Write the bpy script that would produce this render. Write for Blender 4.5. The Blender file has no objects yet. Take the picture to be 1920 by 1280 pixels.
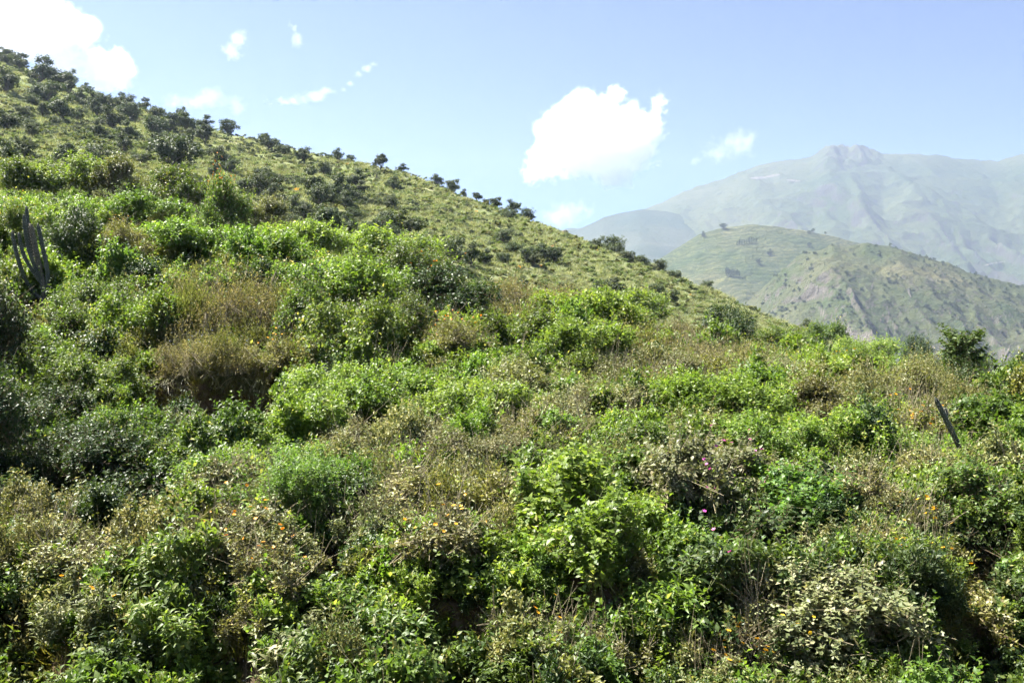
import bpy, math, random
import numpy as np
from mathutils import Vector, Matrix, Euler

S = bpy.context.scene
COL = S.collection
R = math.radians

# ------------------------------------------------------------------ camera, sky, sun, exposure
F = 1845.0                       # focal length in photo pixels (1920 wide)
HY = 640.0                       # photo row of the horizon
cam = bpy.data.cameras.new("camera")
cam.sensor_width = 36.0
cam.lens = 36.0 * F / 1920.0
cam.clip_start = 0.1
cam.clip_end = 60000.0
camo = bpy.data.objects.new("camera", cam)
COL.objects.link(camo)
camo.rotation_euler = (math.pi / 2, 0, 0)
S.camera = camo

SUN_AZ, SUN_EL = -62.0, 57.0     # azimuth clockwise from the view direction
world = bpy.data.worlds.new("World")
S.world = world
world.use_nodes = True
wn = world.node_tree.nodes
sky = wn.new("ShaderNodeTexSky")
sky.sky_type = 'NISHITA'
sky.sun_disc = False
sky.sun_elevation = R(SUN_EL)
sky.sun_rotation = R(SUN_AZ)
sky.altitude = 2600.0
sky.air_density = 0.40
sky.dust_density = 0.3
sky.ozone_density = 4.5
world.node_tree.links.new(sky.outputs[0], wn['Background'].inputs[0])
wn['Background'].inputs[1].default_value = 0.05

sl = bpy.data.lights.new("sun", 'SUN')
sl.energy = 5.0
sl.angle = R(0.53)
sl.color = (1.0, 0.95, 0.86)
so = bpy.data.objects.new("sun", sl)
COL.objects.link(so)
sv = Vector((math.sin(R(SUN_AZ)) * math.cos(R(SUN_EL)), math.cos(R(SUN_AZ)) * math.cos(R(SUN_EL)), math.sin(R(SUN_EL))))
so.rotation_euler = sv.to_track_quat('Z', 'Y').to_euler()

S.view_settings.view_transform = 'Standard'
S.view_settings.look = 'None'
S.view_settings.gamma = 1.0
S.view_settings.exposure = 2.52
S.render.engine = 'CYCLES'
cy = S.cycles
cy.max_bounces = 16
cy.diffuse_bounces = 2
cy.glossy_bounces = 2
cy.transmission_bounces = 3
cy.volume_bounces = 14
cy.transparent_max_bounces = 4
cy.use_denoising = True
cy.use_adaptive_sampling = True
cy.adaptive_threshold = 0.025
cy.adaptive_min_samples = 16
cy.sample_clamp_indirect = 8.0
cy.volume_max_steps = 256

# ------------------------------------------------------------------ noise
rng = np.random.default_rng(7)
_T = np.random.default_rng(99).random((256, 256)).astype(np.float64)
def vnoise(x, y):
    xi = np.floor(x).astype(int); yi = np.floor(y).astype(int)
    fx = x - xi; fy = y - yi
    fx = fx * fx * fx * (fx * (fx * 6 - 15) + 10); fy = fy * fy * fy * (fy * (fy * 6 - 15) + 10)
    a = _T[xi & 255, yi & 255]; b = _T[(xi + 1) & 255, yi & 255]
    c = _T[xi & 255, (yi + 1) & 255]; d = _T[(xi + 1) & 255, (yi + 1) & 255]
    return (a * (1 - fx) + b * fx) * (1 - fy) + (c * (1 - fx) + d * fx) * fy - 0.5
def fbm(x, y, o=4, g=0.5):
    t = 0; a = 1.0
    for k in range(o):
        t = t + a * vnoise(x + 17.3 * k, y - 9.1 * k); x = x * 2.03; y = y * 2.03; a *= g
    return t
def ridged(x, y, o=5, g=0.5):
    t = 0; a = 1.0
    for k in range(o):
        t = t + a * (1 - 4 * np.abs(vnoise(x + 31.7 * k, y + 5.7 * k))); x = x * 2.1; y = y * 2.1; a *= g
    return t

# ------------------------------------------------------------------ terrain of the near bank and the hill
def smooth_table(px, Yv, tab, npx=241, nY=321):
    """height/depth slope sampled on a fine (column, log depth) lattice, smoothed"""
    P = np.linspace(-700, 2600, npx); LY = np.linspace(math.log(5.0), math.log(900.0), nY)
    A = np.empty((npx, len(Yv)))
    for j in range(len(Yv)):
        A[:, j] = np.interp(P, px, tab[:, j])
    B = np.empty((npx, nY))
    for i in range(npx):
        B[i] = np.interp(LY, np.log(Yv), A[i])
    for _ in range(6):
        B[1:-1] = (B[:-2] + 2 * B[1:-1] + B[2:]) / 4
    for _ in range(3):
        B[:, 1:-1] = (B[:, :-2] + 2 * B[:, 1:-1] + B[:, 2:]) / 4
    return P, LY, B

NPX = np.array([-700, 0, 300, 600, 900, 1200, 1500, 1800, 2600.])
NY = np.array([5.0, 7.0, 8.5, 9.5, 10.5, 13, 17, 22, 28, 34, 42, 58.])
NT = np.array([   # photo row on which the bare ground of the near bank lies, per column and depth
 [2150, 1690, 1430, 1290, 1100, 985, 880, 760, 610, 500, 385, 330],
 [2150, 1690, 1430, 1290, 1110, 985, 880, 765, 615, 510, 400, 385],
 [2150, 1690, 1430, 1290, 1110, 985, 880, 775, 640, 530, 425, 415],
 [2150, 1690, 1430, 1300, 1110, 975, 870, 775, 650, 560, 500, 520],
 [2150, 1690, 1430, 1300, 1110, 965, 865, 775, 668, 612, 620, 640],
 [2150, 1690, 1430, 1300, 1110, 960, 865, 780, 672, 670, 690, 720],
 [2150, 1690, 1430, 1300, 1110, 965, 872, 780, 712, 738, 780, 830],
 [2150, 1690, 1430, 1300, 1120, 975, 882, 790, 762, 810, 870, 930],
 [2150, 1690, 1430, 1300, 1120, 985, 892, 800, 775, 830, 905, 1000.]])
P1, L1, B1 = smooth_table(NPX, NY, NT)

RPX = np.array([-700, -300, 0, 100, 220, 350, 500, 640, 800, 900, 1000, 1100, 1200, 1300, 1400, 1500, 1600, 1700, 1900, 2600.])
RY_ = np.array([-180, -30, 108, 148, 190, 226, 270, 301, 338, 373, 408, 456, 498, 538, 583, 616, 650, 700, 800, 1100.])
RD = np.interp(RPX, [-700, 0, 300, 600, 900, 1200, 1500, 1800, 2600], [330, 300, 280, 250, 220, 190, 165, 150, 150])
FT = np.interp(RPX, [-700, 0, 300, 600, 900, 1200, 1500, 1800, 2600], [370, 405, 432, 530, 625, 700, 790, 900, 1100])

def hz_smooth(P, X, V):
    return np.interp(P, X, V)

def zbank(X, Y):
    Yc = np.maximum(Y, 5.0)
    px = np.clip(960 + F * X / Yc, -690, 2590)
    i = (px - P1[0]) / (P1[1] - P1[0]); j = (np.log(np.clip(Yc, 5, 899)) - L1[0]) / (L1[1] - L1[0])
    i0 = np.clip(i.astype(int), 0, len(P1) - 2); j0 = np.clip(j.astype(int), 0, len(L1) - 2)
    fi = i - i0; fj = j - j0
    row = (B1[i0, j0] * (1 - fi) + B1[i0 + 1, j0] * fi) * (1 - fj) + (B1[i0, j0 + 1] * (1 - fi) + B1[i0 + 1, j0 + 1] * fi) * fj
    return (HY - row) / F * Yc

def zhill(X, Y):
    Yc = np.maximum(Y, 20.0)
    px = np.clip(960 + F * X / Yc, -690, 2590)
    rr = np.interp(px, RPX, RD); yr = np.interp(px, RPX, RY_); yf = np.interp(px, RPX, FT)
    zr = (HY - yr) / F * rr; zf = (HY - yf) / F * 58.0
    t = (Yc - 58.0) / (rr - 58.0)
    tt = np.clip(t, -0.5, 1.0)
    row = yf + (yr - yf) * (np.sign(tt) * np.abs(tt) ** 0.62)
    zz = np.where(t <= 1, (HY - row) / F * Yc, zr - (Yc - rr) * 0.38 - 0.0)
    return zz

HOLLOWS = [(620, 11.2, 52, .55, .9), (1420, 11.5, 105, .65, .9), (1235, 10.5, 60, .45, .7), (190, 14.3, 130, 1.5, 1.1), (1505, 17.3, 36, .7, .8), (1862, 11.8, 62, .7, .9), (705, 19.5, 50, .9, .8), (95, 19.6, 70, 1.0, 1.0), (1060, 10.2, 50, .4, .5), (1330, 14.6, 40, .6, .6), (960, 16.0, 40, .6, .6), (545, 24.5, 30, 1.0, .8)]
def terrain(X, Y):
    X = np.asarray(X, float); Y = np.asarray(Y, float)
    w = np.clip((Y - 40.0) / 22.0, 0, 1); w = w * w * (3 - 2 * w)
    zb = zbank(X, Y); zh = zhill(X, Y)
    z = zb * (1 - w) + zh * w
    z = z + 0.55 * (1 - w) * fbm(X / 2.4 + 3, Y / 2.4, 3) * np.clip((Y - 6) / 6, 0, 1)
    z = z + w * (1.6 * fbm(X / 30 + 8, Y / 30 + 2, 4) + 0.5 * fbm(X / 5, Y / 5, 2))
    z = z + 0.09 * (1 - w) * fbm(X / .35, Y / .35, 3) * np.clip((Y - 6) / 3, 0, 1)
    # the cut bank in the left half of the slope: a scoop with a steep upper lip
    px = 960 + F * X / np.maximum(Y, 5)
    lat = np.clip((px - 225) / 60, 0, 1) * np.clip((570 - px) / 60, 0, 1)
    y0 = 24.1 + 0.5 * fbm(X * 0.9, X * 0 + 4.0, 3) + 0.00002 * (px - 390) ** 2
    d = y0 - Y
    z = z - lat * np.where(d > 0, 1.0 * np.clip(d / 0.16, 0, 1) * np.exp(-np.maximum(d - 0.6, 0) / 1.8), 0)
    # small scoops in the roadside bank
    for cx, cw, cy0, dep in ((845, 62, 10.25, 0.7), (415, 36, 10.1, 0.45), (45, 60, 10.2, 0.45), (1830, 50, 10.8, 0.5)):
        la = np.exp(-((px - cx) / cw) ** 4)
        dd = cy0 + 0.5 * fbm(X * 2, X * 0, 3) - Y + 0.25 * fbm(X * 5, Y * 5, 2)
        z = z - la * np.where(dd > 0, dep * np.clip(dd / 0.15, 0, 1) * np.exp(-np.maximum(dd - 0.8, 0) / 0.8), 0)
    # hollows between the bushes, sunk deeper to darken the shade in them
    for cx, cY, hw, hd, dep in HOLLOWS:
        z = z - 1.45 * dep * np.exp(-((px - cx) / hw) ** 4 - ((Y - cY) / hd) ** 4)
    # shelf on which the photographer stands
    sh = np.clip((4.5 - Y) / 2.0, 0, 1); sh = sh * sh * (3 - 2 * sh)
    return z * (1 - sh) + (-1.7 + 0.05 * fbm(X, Y, 2)) * sh

_YS = np.exp(np.linspace(math.log(6.5), math.log(340), 2600))
def at(px, py, ymin=6.5, ymax=340):
    """ground point that the photo shows at pixel (px, py)"""
    u = (px - 960) / F
    ys = _YS[(_YS >= ymin) & (_YS <= ymax)]
    z = terrain(u * ys, ys)
    hit = np.nonzero(z / ys >= (HY - py) / F)[0]
    k = hit[0] if len(hit) else int(np.argmax(z / ys))
    return np.array([u * ys[k], ys[k], z[k]])

def mesh_obj(name, v, f, mat=None, smooth=False, parent=None, link=True):
    me = bpy.data.meshes.new(name)
    v = np.asarray(v, np.float32)
    if isinstance(f, np.ndarray):
        n = f.shape[1]
        me.vertices.add(len(v)); me.vertices.foreach_set("co", v.ravel())
        me.loops.add(f.size); me.loops.foreach_set("vertex_index", f.ravel().astype(np.int32))
        me.polygons.add(len(f))
        me.polygons.foreach_set("loop_start", np.arange(0, f.size, n, dtype=np.int32))
        me.update(calc_edges=True); me.validate()
    else:
        me.from_pydata(v.tolist(), [], f)
    if smooth:
        me.polygons.foreach_set("use_smooth", np.ones(len(me.polygons), bool))
    if mat: me.materials.append(mat)
    o = bpy.data.objects.new(name, me)
    if link: COL.objects.link(o)
    if parent: o.parent = parent
    return o

def grid_faces(nu, nv):
    i, j = np.meshgrid(np.arange(nu - 1), np.arange(nv - 1), indexing='ij')
    a = (i * nv + j).ravel()
    return np.stack([a, a + nv, a + nv + 1, a + 1], 1)

def tag(o, label=None, cat=None, group=None, kind=None):
    if label: o['label'] = label
    if cat: o['category'] = cat
    if group: o['group'] = group
    if kind: o['kind'] = kind
    return o

# ------------------------------------------------------------------ materials
def new_mat(name):
    m = bpy.data.materials.new(name); m.use_nodes = True
    nt = m.node_tree; nt.nodes.clear()
    return m, nt, nt.nodes, nt.links

def ramp(nodes, stops):
    r = nodes.new("ShaderNodeValToRGB"); e = r.color_ramp.elements
    while len(e) < len(stops): e.new(0.5)
    for k, (p, c) in enumerate(stops):
        e[k].position = p; e[k].color = (*c, 1)
    return r

def leaf_mat(name, stops, rough=0.47, trans=0.44, spec=0.32, tcol=(1.22, 1.3, 0.5)):
    m, nt, n, l = new_mat(name)
    a = n.new("ShaderNodeAttribute"); a.attribute_name = "tint"
    oi = n.new("ShaderNodeObjectInfo")
    r = ramp(n, stops)
    l.new(a.outputs['Fac'], r.inputs[0])
    hsv = n.new("ShaderNodeHueSaturation")
    mr = n.new("ShaderNodeMapRange"); mr.inputs[3].default_value = 0.78; mr.inputs[4].default_value = 1.2
    l.new(oi.outputs['Random'], mr.inputs[0]); l.new(mr.outputs[0], hsv.inputs['Value'])
    ml = n.new("ShaderNodeMath"); ml.operation = 'MULTIPLY_ADD'; ml.inputs[1].default_value = 7.3; ml.inputs[2].default_value = 0.0
    fr = n.new("ShaderNodeMath"); fr.operation = 'FRACT'
    l.new(oi.outputs['Random'], ml.inputs[0]); l.new(ml.outputs[0], fr.inputs[0])
    mh = n.new("ShaderNodeMapRange"); mh.inputs[3].default_value = 0.485; mh.inputs[4].default_value = 0.515
    l.new(fr.outputs[0], mh.inputs[0]); l.new(mh.outputs[0], hsv.inputs['Hue'])
    l.new(r.outputs[0], hsv.inputs['Color'])
    p = n.new("ShaderNodeBsdfPrincipled"); p.inputs['Roughness'].default_value = rough
    p.inputs['Specular IOR Level'].default_value = spec
    l.new(hsv.outputs[0], p.inputs['Base Color'])
    t = n.new("ShaderNodeBsdfTranslucent")
    mx = n.new("ShaderNodeMix"); mx.data_type = 'RGBA'; mx.blend_type = 'MULTIPLY'; mx.inputs[0].default_value = 1.0
    mx.inputs[7].default_value = (*tcol, 1)
    l.new(hsv.outputs[0], mx.inputs[6]); l.new(mx.outputs[2], t.inputs[0])
    ms = n.new("ShaderNodeMixShader"); ms.inputs[0].default_value = trans
    o = n.new("ShaderNodeOutputMaterial")
    l.new(p.outputs[0], ms.inputs[1]); l.new(t.outputs[0], ms.inputs[2]); l.new(ms.outputs[0], o.inputs[0])
    return m

def plain_mat(name, c1, c2, scale=6.0, rough=0.8, bump=0.0, detail=6.0, spec=0.25):
    m, nt, n, l = new_mat(name)
    tc = n.new("ShaderNodeTexCoord"); nz = n.new("ShaderNodeTexNoise")
    nz.inputs['Scale'].default_value = scale; nz.inputs['Detail'].default_value = detail
    l.new(tc.outputs['Object'], nz.inputs['Vector'])
    r = ramp(n, [(0.3, c1), (0.7, c2)]); l.new(nz.outputs[0], r.inputs[0])
    p = n.new("ShaderNodeBsdfPrincipled"); p.inputs['Roughness'].default_value = rough
    p.inputs['Specular IOR Level'].default_value = spec
    l.new(r.outputs[0], p.inputs['Base Color'])
    if bump:
        b = n.new("ShaderNodeBump"); b.inputs['Strength'].default_value = bump; b.inputs['Distance'].default_value = 0.05
        l.new(nz.outputs[0], b.inputs['Height']); l.new(b.outputs[0], p.inputs['Normal'])
    o = n.new("ShaderNodeOutputMaterial"); l.new(p.outputs[0], o.inputs[0])
    return m

M = {}
DRY = (0.30, 0.25, 0.13)
M['bright'] = leaf_mat("bright_leaf", [(0.0, (0.06, 0.108, 0.02)), (0.45, (0.125, 0.195, 0.034)), (0.85, (0.21, 0.285, 0.06)), (0.97, (0.35, 0.36, 0.12))])
M['mid'] = leaf_mat("mid_leaf", [(0.0, (0.05, 0.088, 0.02)), (0.5, (0.094, 0.148, 0.032)), (0.88, (0.16, 0.21, 0.055)), (0.97, (0.32, 0.30, 0.12))])
M['dark'] = leaf_mat("dark_leaf", [(0.0, (0.022, 0.042, 0.014)), (0.55, (0.040, 0.070, 0.020)), (0.95, (0.075, 0.105, 0.03))], trans=0.25, spec=.22)  # dark green leaves, with the shade on some bushes put into the colour
M['olive'] = leaf_mat("olive_leaf", [(0.0, (0.08, 0.09, 0.028)), (0.4, (0.14, 0.15, 0.048)), (0.75, (0.22, 0.215, 0.085)), (0.95, (0.34, 0.30, 0.155))], trans=0.3, spec=.4)
M['dry'] = leaf_mat("dried_leaf", [(0.0, (0.088, 0.10, 0.036)), (0.25, (0.11, 0.145, 0.042)), (0.5, (0.182, 0.195, 0.078)), (0.8, (0.285, 0.285, 0.13)), (0.97, (0.41, 0.395, 0.22))], trans=0.25, tcol=(1.2, 1.1, 0.7), spec=.3, rough=.5)
M['tan'] = leaf_mat("tan_weed", [(0.0, (0.094, 0.092, 0.034)), (0.35, (0.12, 0.142, 0.046)), (0.6, (0.222, 0.21, 0.088)), (0.95, (0.375, 0.35, 0.18))], trans=0.28, tcol=(1.2, 1.1, 0.65), spec=.3, rough=.5)
M['pale'] = leaf_mat("dusty_pale_leaf", [(0.0, (0.08, 0.105, 0.042)), (0.4, (0.135, 0.155, 0.066)), (0.8, (0.21, 0.22, 0.11)), (0.97, (0.34, 0.31, 0.18))], trans=0.25, rough=0.5, spec=.3, tcol=(1.15, 1.2, 0.65))
M['vivid'] = leaf_mat("vivid_leaf", [(0.0, (0.05, 0.10, 0.024)), (0.5, (0.09, 0.155, 0.034)), (0.95, (0.16, 0.225, 0.055))])
M['hilltree'] = leaf_mat("hill_tree_leaf", [(0.0, (0.036, 0.056, 0.03)), (0.5, (0.068, 0.092, 0.046)), (0.95, (0.12, 0.145, 0.07))], trans=0.2, rough=0.55, spec=.2)
M['hillgrass'] = leaf_mat("hill_grass", [(0.0, (0.14, 0.185, 0.075)), (0.4, (0.23, 0.265, 0.13)), (0.75, (0.345, 0.35, 0.20)), (0.97, (0.47, 0.43, 0.25))], trans=0.3, rough=0.6, spec=.3, tcol=(1.15, 1.15, 0.65))
M['hillgreen'] = leaf_mat("hill_herb", [(0.0, (0.085, 0.125, 0.04)), (0.5, (0.14, 0.185, 0.062)), (0.95, (0.23, 0.26, 0.095))], trans=0.3, rough=0.55, spec=.3)
M['hillolive'] = leaf_mat("hill_olive_leaf", [(0.0, (0.08, 0.095, 0.035)), (0.5, (0.15, 0.16, 0.06)), (0.95, (0.27, 0.25, 0.12))], trans=0.3, rough=0.55, spec=.3)
M['moss'] = leaf_mat("moss_grass", [(0.0, (0.10, 0.11, 0.025)), (0.5, (0.17, 0.165, 0.035)), (0.95, (0.27, 0.23, 0.06))], trans=0.3, rough=0.6)
M['yellow'] = leaf_mat("yellow_petal", [(0.0, (0.72, 0.40, 0.02)), (1.0, (0.80, 0.55, 0.05))], trans=0.3, tcol=(1.1, 1.0, 0.5))
M['orange'] = leaf_mat("orange_petal", [(0.0, (0.75, 0.28, 0.015)), (1.0, (0.80, 0.42, 0.03))], trans=0.3, tcol=(1.1, 0.9, 0.5))
M['lemon'] = leaf_mat("lemon_petal", [(0.0, (0.62, 0.55, 0.09)), (1.0, (0.78, 0.72, 0.18))], trans=0.3, tcol=(1.1, 1.0, 0.6))
M['magenta'] = leaf_mat("magenta_petal", [(0.0, (0.55, 0.06, 0.36)), (1.0, (0.75, 0.16, 0.52))], trans=0.3, tcol=(1.1, 0.7, 1.0))
M['bluepetal'] = leaf_mat("blue_petal", [(0.0, (0.22, 0.25, 0.62)), (1.0, (0.40, 0.42, 0.75))], trans=0.3, tcol=(0.9, 0.9, 1.1))
M['stem'] = plain_mat("stem_bark", (0.10, 0.075, 0.045), (0.20, 0.15, 0.09), 30)
M['twig'] = plain_mat("dry_twig", (0.17, 0.145, 0.085), (0.29, 0.25, 0.16), 30)
M['greenstem'] = plain_mat("green_stem", (0.09, 0.12, 0.04), (0.17, 0.17, 0.07), 20)
M['bark'] = plain_mat("tree_bark", (0.06, 0.05, 0.04), (0.15, 0.125, 0.10), 12, bump=0.3)
M['rock'] = plain_mat("boulder_rock", (0.06, 0.05, 0.045), (0.16, 0.14, 0.12), 4, bump=0.6)

def soil_mat():
    m, nt, n, l = new_mat("bank_soil")
    g = n.new("ShaderNodeNewGeometry"); tc = n.new("ShaderNodeTexCoord")
    n1 = n.new("ShaderNodeTexNoise"); n1.inputs['Scale'].default_value = 1.3; n1.inputs['Detail'].default_value = 8
    n2 = n.new("ShaderNodeTexNoise"); n2.inputs['Scale'].default_value = 9.0; n2.inputs['Detail'].default_value = 8
    l.new(tc.outputs['Object'], n1.inputs[0]); l.new(tc.outputs['Object'], n2.inputs[0])
    r1 = ramp(n, [(0.3, (0.045, 0.034, 0.02)), (0.5, (0.08, 0.06, 0.034)), (0.7, (0.075, 0.08, 0.028))]); l.new(n1.outputs[0], r1.inputs[0])  # soil tones darkened all over, for damp and for shade
    rs = ramp(n, [(0.3, (0.05, 0.034, 0.02)), (0.5, (0.10, 0.07, 0.04)), (0.7, (0.17, 0.125, 0.08))]); l.new(n2.outputs[0], rs.inputs[0])
    sx = n.new("ShaderNodeSeparateXYZ"); l.new(g.outputs['True Normal'], sx.inputs[0])
    st = n.new("ShaderNodeMapRange"); st.inputs[1].default_value = 0.75; st.inputs[2].default_value = 0.45
    l.new(sx.outputs[2], st.inputs[0])
    mx = n.new("ShaderNodeMix"); mx.data_type = 'RGBA'
    l.new(st.outputs[0], mx.inputs[0]); l.new(r1.outputs[0], mx.inputs[6]); l.new(rs.outputs[0], mx.inputs[7])
    b = n.new("ShaderNodeBump"); b.inputs['Strength'].default_value = 0.7; b.inputs['Distance'].default_value = 0.05
    l.new(n2.outputs[0], b.inputs['Height'])
    p = n.new("ShaderNodeBsdfPrincipled"); p.inputs['Roughness'].default_value = 0.95; p.inputs['Specular IOR Level'].default_value = 0.1
    l.new(mx.outputs[2], p.inputs['Base Color']); l.new(b.outputs[0], p.inputs['Normal'])
    o = n.new("ShaderNodeOutputMaterial"); l.new(p.outputs[0], o.inputs[0])
    return m

def hill_mat():
    m, nt, n, l = new_mat("hill_turf")
    tc = n.new("ShaderNodeTexCoord")
    n1 = n.new("ShaderNodeTexNoise"); n1.inputs['Scale'].default_value = 0.05; n1.inputs['Detail'].default_value = 6
    n2 = n.new("ShaderNodeTexNoise"); n2.inputs['Scale'].default_value = 0.9; n2.inputs['Detail'].default_value = 8; n2.inputs['Roughness'].default_value = 0.7
    l.new(tc.outputs['Object'], n1.inputs[0]); l.new(tc.outputs['Object'], n2.inputs[0])
    ad = n.new("ShaderNodeMath"); ad.operation = 'MULTIPLY_ADD'; ad.inputs[1].default_value = 0.5
    l.new(n1.outputs[0], ad.inputs[0]); 
    hf = n.new("ShaderNodeMath"); hf.operation = 'MULTIPLY'; hf.inputs[1].default_value = 0.5
    l.new(n2.outputs[0], hf.inputs[0]); l.new(hf.outputs[0], ad.inputs[2])
    r = ramp(n, [(0.36, (0.09, 0.12, 0.055)), (0.48, (0.14, 0.168, 0.075)), (0.58, (0.195, 0.20, 0.105)), (0.7, (0.27, 0.245, 0.14))])
    l.new(ad.outputs[0], r.inputs[0])
    p = n.new("ShaderNodeBsdfPrincipled"); p.inputs['Roughness'].default_value = 1.0; p.inputs['Specular IOR Level'].default_value = 0.05
    l.new(r.outputs[0], p.inputs['Base Color'])
    b = n.new("ShaderNodeBump"); b.inputs['Strength'].default_value = 0.8; b.inputs['Distance'].default_value = 0.5
    l.new(n2.outputs[0], b.inputs['Height']); l.new(b.outputs[0], p.inputs['Normal'])
    o = n.new("ShaderNodeOutputMaterial"); l.new(p.outputs[0], o.inputs[0])
    return m

def mountain_mat(name, green, dry, rock, rockdir=0.62, scale=0.004, terraces=False, rocky=0.5):
    green, dry, rock = (tuple(c * .45 for c in q) for q in (green, dry, rock))
    m, nt, n, l = new_mat(name)
    tc = n.new("ShaderNodeTexCoord"); g = n.new("ShaderNodeNewGeometry")
    n1 = n.new("ShaderNodeTexNoise"); n1.inputs['Scale'].default_value = scale; n1.inputs['Detail'].default_value = 10; n1.inputs['Roughness'].default_value = 0.62
    n2 = n.new("ShaderNodeTexNoise"); n2.inputs['Scale'].default_value = scale * 9; n2.inputs['Detail'].default_value = 8; n2.inputs['Roughness'].default_value = 0.7
    l.new(tc.outputs['Object'], n1.inputs[0]); l.new(tc.outputs['Object'], n2.inputs[0])
    r1 = ramp(n, [(0.38, green), (0.55, tuple((a + b) / 2 for a, b in zip(green, dry))), (0.68, dry)]); l.new(n1.outputs[0], r1.inputs[0])
    col = r1.outputs[0]
    if terraces:
        mp = n.new("ShaderNodeMapping"); mp.inputs['Rotation'].default_value = (0.06, 0.10, 0.0)
        l.new(tc.outputs['Object'], mp.inputs[0])
        w = n.new("ShaderNodeTexWave"); w.bands_direction = 'Z'; w.inputs['Scale'].default_value = 0.028; w.inputs['Distortion'].default_value = 16.0
        w.inputs['Detail'].default_value = 4; w.inputs['Detail Scale'].default_value = 0.6
        l.new(mp.outputs[0], w.inputs[0])
        rw = ramp(n, [(0.0, (0.55, 0.62, 0.5)), (0.45, (1, 1, 1)), (0.9, (1.0, 1.0, 1.0)), (1.0, (1.9, 1.75, 1.4))]); l.new(w.outputs[0], rw.inputs[0])
        mm = n.new("ShaderNodeMix"); mm.data_type = 'RGBA'; mm.blend_type = 'MULTIPLY'; mm.inputs[0].default_value = 0.6
        l.new(col, mm.inputs[6]); l.new(rw.outputs[0], mm.inputs[7]); col = mm.outputs[2]
    # scrub: small dark clumps
    v = n.new("ShaderNodeTexNoise"); v.inputs['Scale'].default_value = scale * 28; v.inputs['Detail'].default_value = 5; v.inputs['Roughness'].default_value = 0.75
    l.new(tc.outputs['Object'], v.inputs[0])
    rv = ramp(n, [(0.54, (1, 1, 1)), (0.62, (0.42, 0.5, 0.42))]); l.new(v.outputs[0], rv.inputs[0])
    mv = n.new("ShaderNodeMix"); mv.data_type = 'RGBA'; mv.blend_type = 'MULTIPLY'; mv.inputs[0].default_value = 0.85
    l.new(col, mv.inputs[6]); l.new(rv.outputs[0], mv.inputs[7])
    # bare rock where it is steep
    sx = n.new("ShaderNodeSeparateXYZ"); l.new(g.outputs['True Normal'], sx.inputs[0])
    sm = n.new("ShaderNodeMath"); sm.operation = 'MULTIPLY_ADD'; sm.inputs[1].default_value = rocky; 
    l.new(n2.outputs[0], sm.inputs[0]); l.new(sx.outputs[2], sm.inputs[2])
    st = n.new("ShaderNodeMapRange"); st.inputs[1].default_value = rockdir + 0.10 + rocky * 0.5; st.inputs[2].default_value = rockdir - 0.08 + rocky * 0.5
    l.new(sm.outputs[0], st.inputs[0])
    rr = ramp(n, [(0.35, tuple(c * 0.6 for c in rock)), (0.55, rock), (0.72, tuple(min(1, c * 1.9) for c in rock))]); l.new(n2.outputs[0], rr.inputs[0])
    mx = n.new("ShaderNodeMix"); mx.data_type = 'RGBA'
    l.new(st.outputs[0], mx.inputs[0]); l.new(mv.outputs[2], mx.inputs[6]); l.new(rr.outputs[0], mx.inputs[7])
    b = n.new("ShaderNodeBump"); b.inputs['Strength'].default_value = 0.9; b.inputs['Distance'].default_value = 12.0
    l.new(n2.outputs[0], b.inputs['Height'])
    p = n.new("ShaderNodeBsdfPrincipled"); p.inputs['Roughness'].default_value = 1.0; p.inputs['Specular IOR Level'].default_value = 0.02
    l.new(mx.outputs[2], p.inputs['Base Color']); l.new(b.outputs[0], p.inputs['Normal'])
    o = n.new("ShaderNodeOutputMaterial"); l.new(p.outputs[0], o.inputs[0])
    return m

# ------------------------------------------------------------------ the ground: near bank, hill, valley, mountains
def fan(name, u0, u1, nu, Ys, mat):
    u = np.linspace(u0, u1, nu); U, Yg = np.meshgrid(u, Ys, indexing='ij')
    X = U * Yg; Z = terrain(X, Yg)
    o = mesh_obj(name, np.stack([X, Yg, Z], -1).reshape(-1, 3), grid_faces(nu, len(Ys)), mat, smooth=True)
    return tag(o, kind='structure')

soil = soil_mat()
ys = np.unique(np.concatenate([np.exp(np.linspace(math.log(5.4), math.log(62), 250)), np.linspace(9.6, 10.9, 34), np.linspace(23.0, 25.2, 76)]))
bank = fan("near_bank", -0.80, 0.80, 420, ys, soil)
hill = fan("hill", -0.85, 0.80, 380, np.exp(np.linspace(math.log(60.5), math.log(620), 260)), hill_mat())
gx, gy = np.meshgrid(np.linspace(-16, 16, 81), np.linspace(-12, 5.6, 50), indexing='ij')
gz = terrain(gx, np.minimum(gy, 5.6)) - 0.02
roadside = tag(mesh_obj("roadside_ground", np.stack([gx, gy, gz], -1).reshape(-1, 3), grid_faces(81, 50), soil, smooth=True), kind='structure')

VALLEY_Z = -340.0
vx, vy = np.meshgrid(np.linspace(-6000, 6000, 60), np.linspace(-3000, 6300, 60), indexing='ij')
valley = mesh_obj("valley_floor", np.stack([vx, vy, VALLEY_Z + 0 * vx], -1).reshape(-1, 3), grid_faces(60, 60),
                  mountain_mat("valley_green", (0.07, 0.10, 0.035), (0.15, 0.14, 0.07), (0.2, 0.18, 0.15)))
tag(valley, kind='structure')

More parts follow.
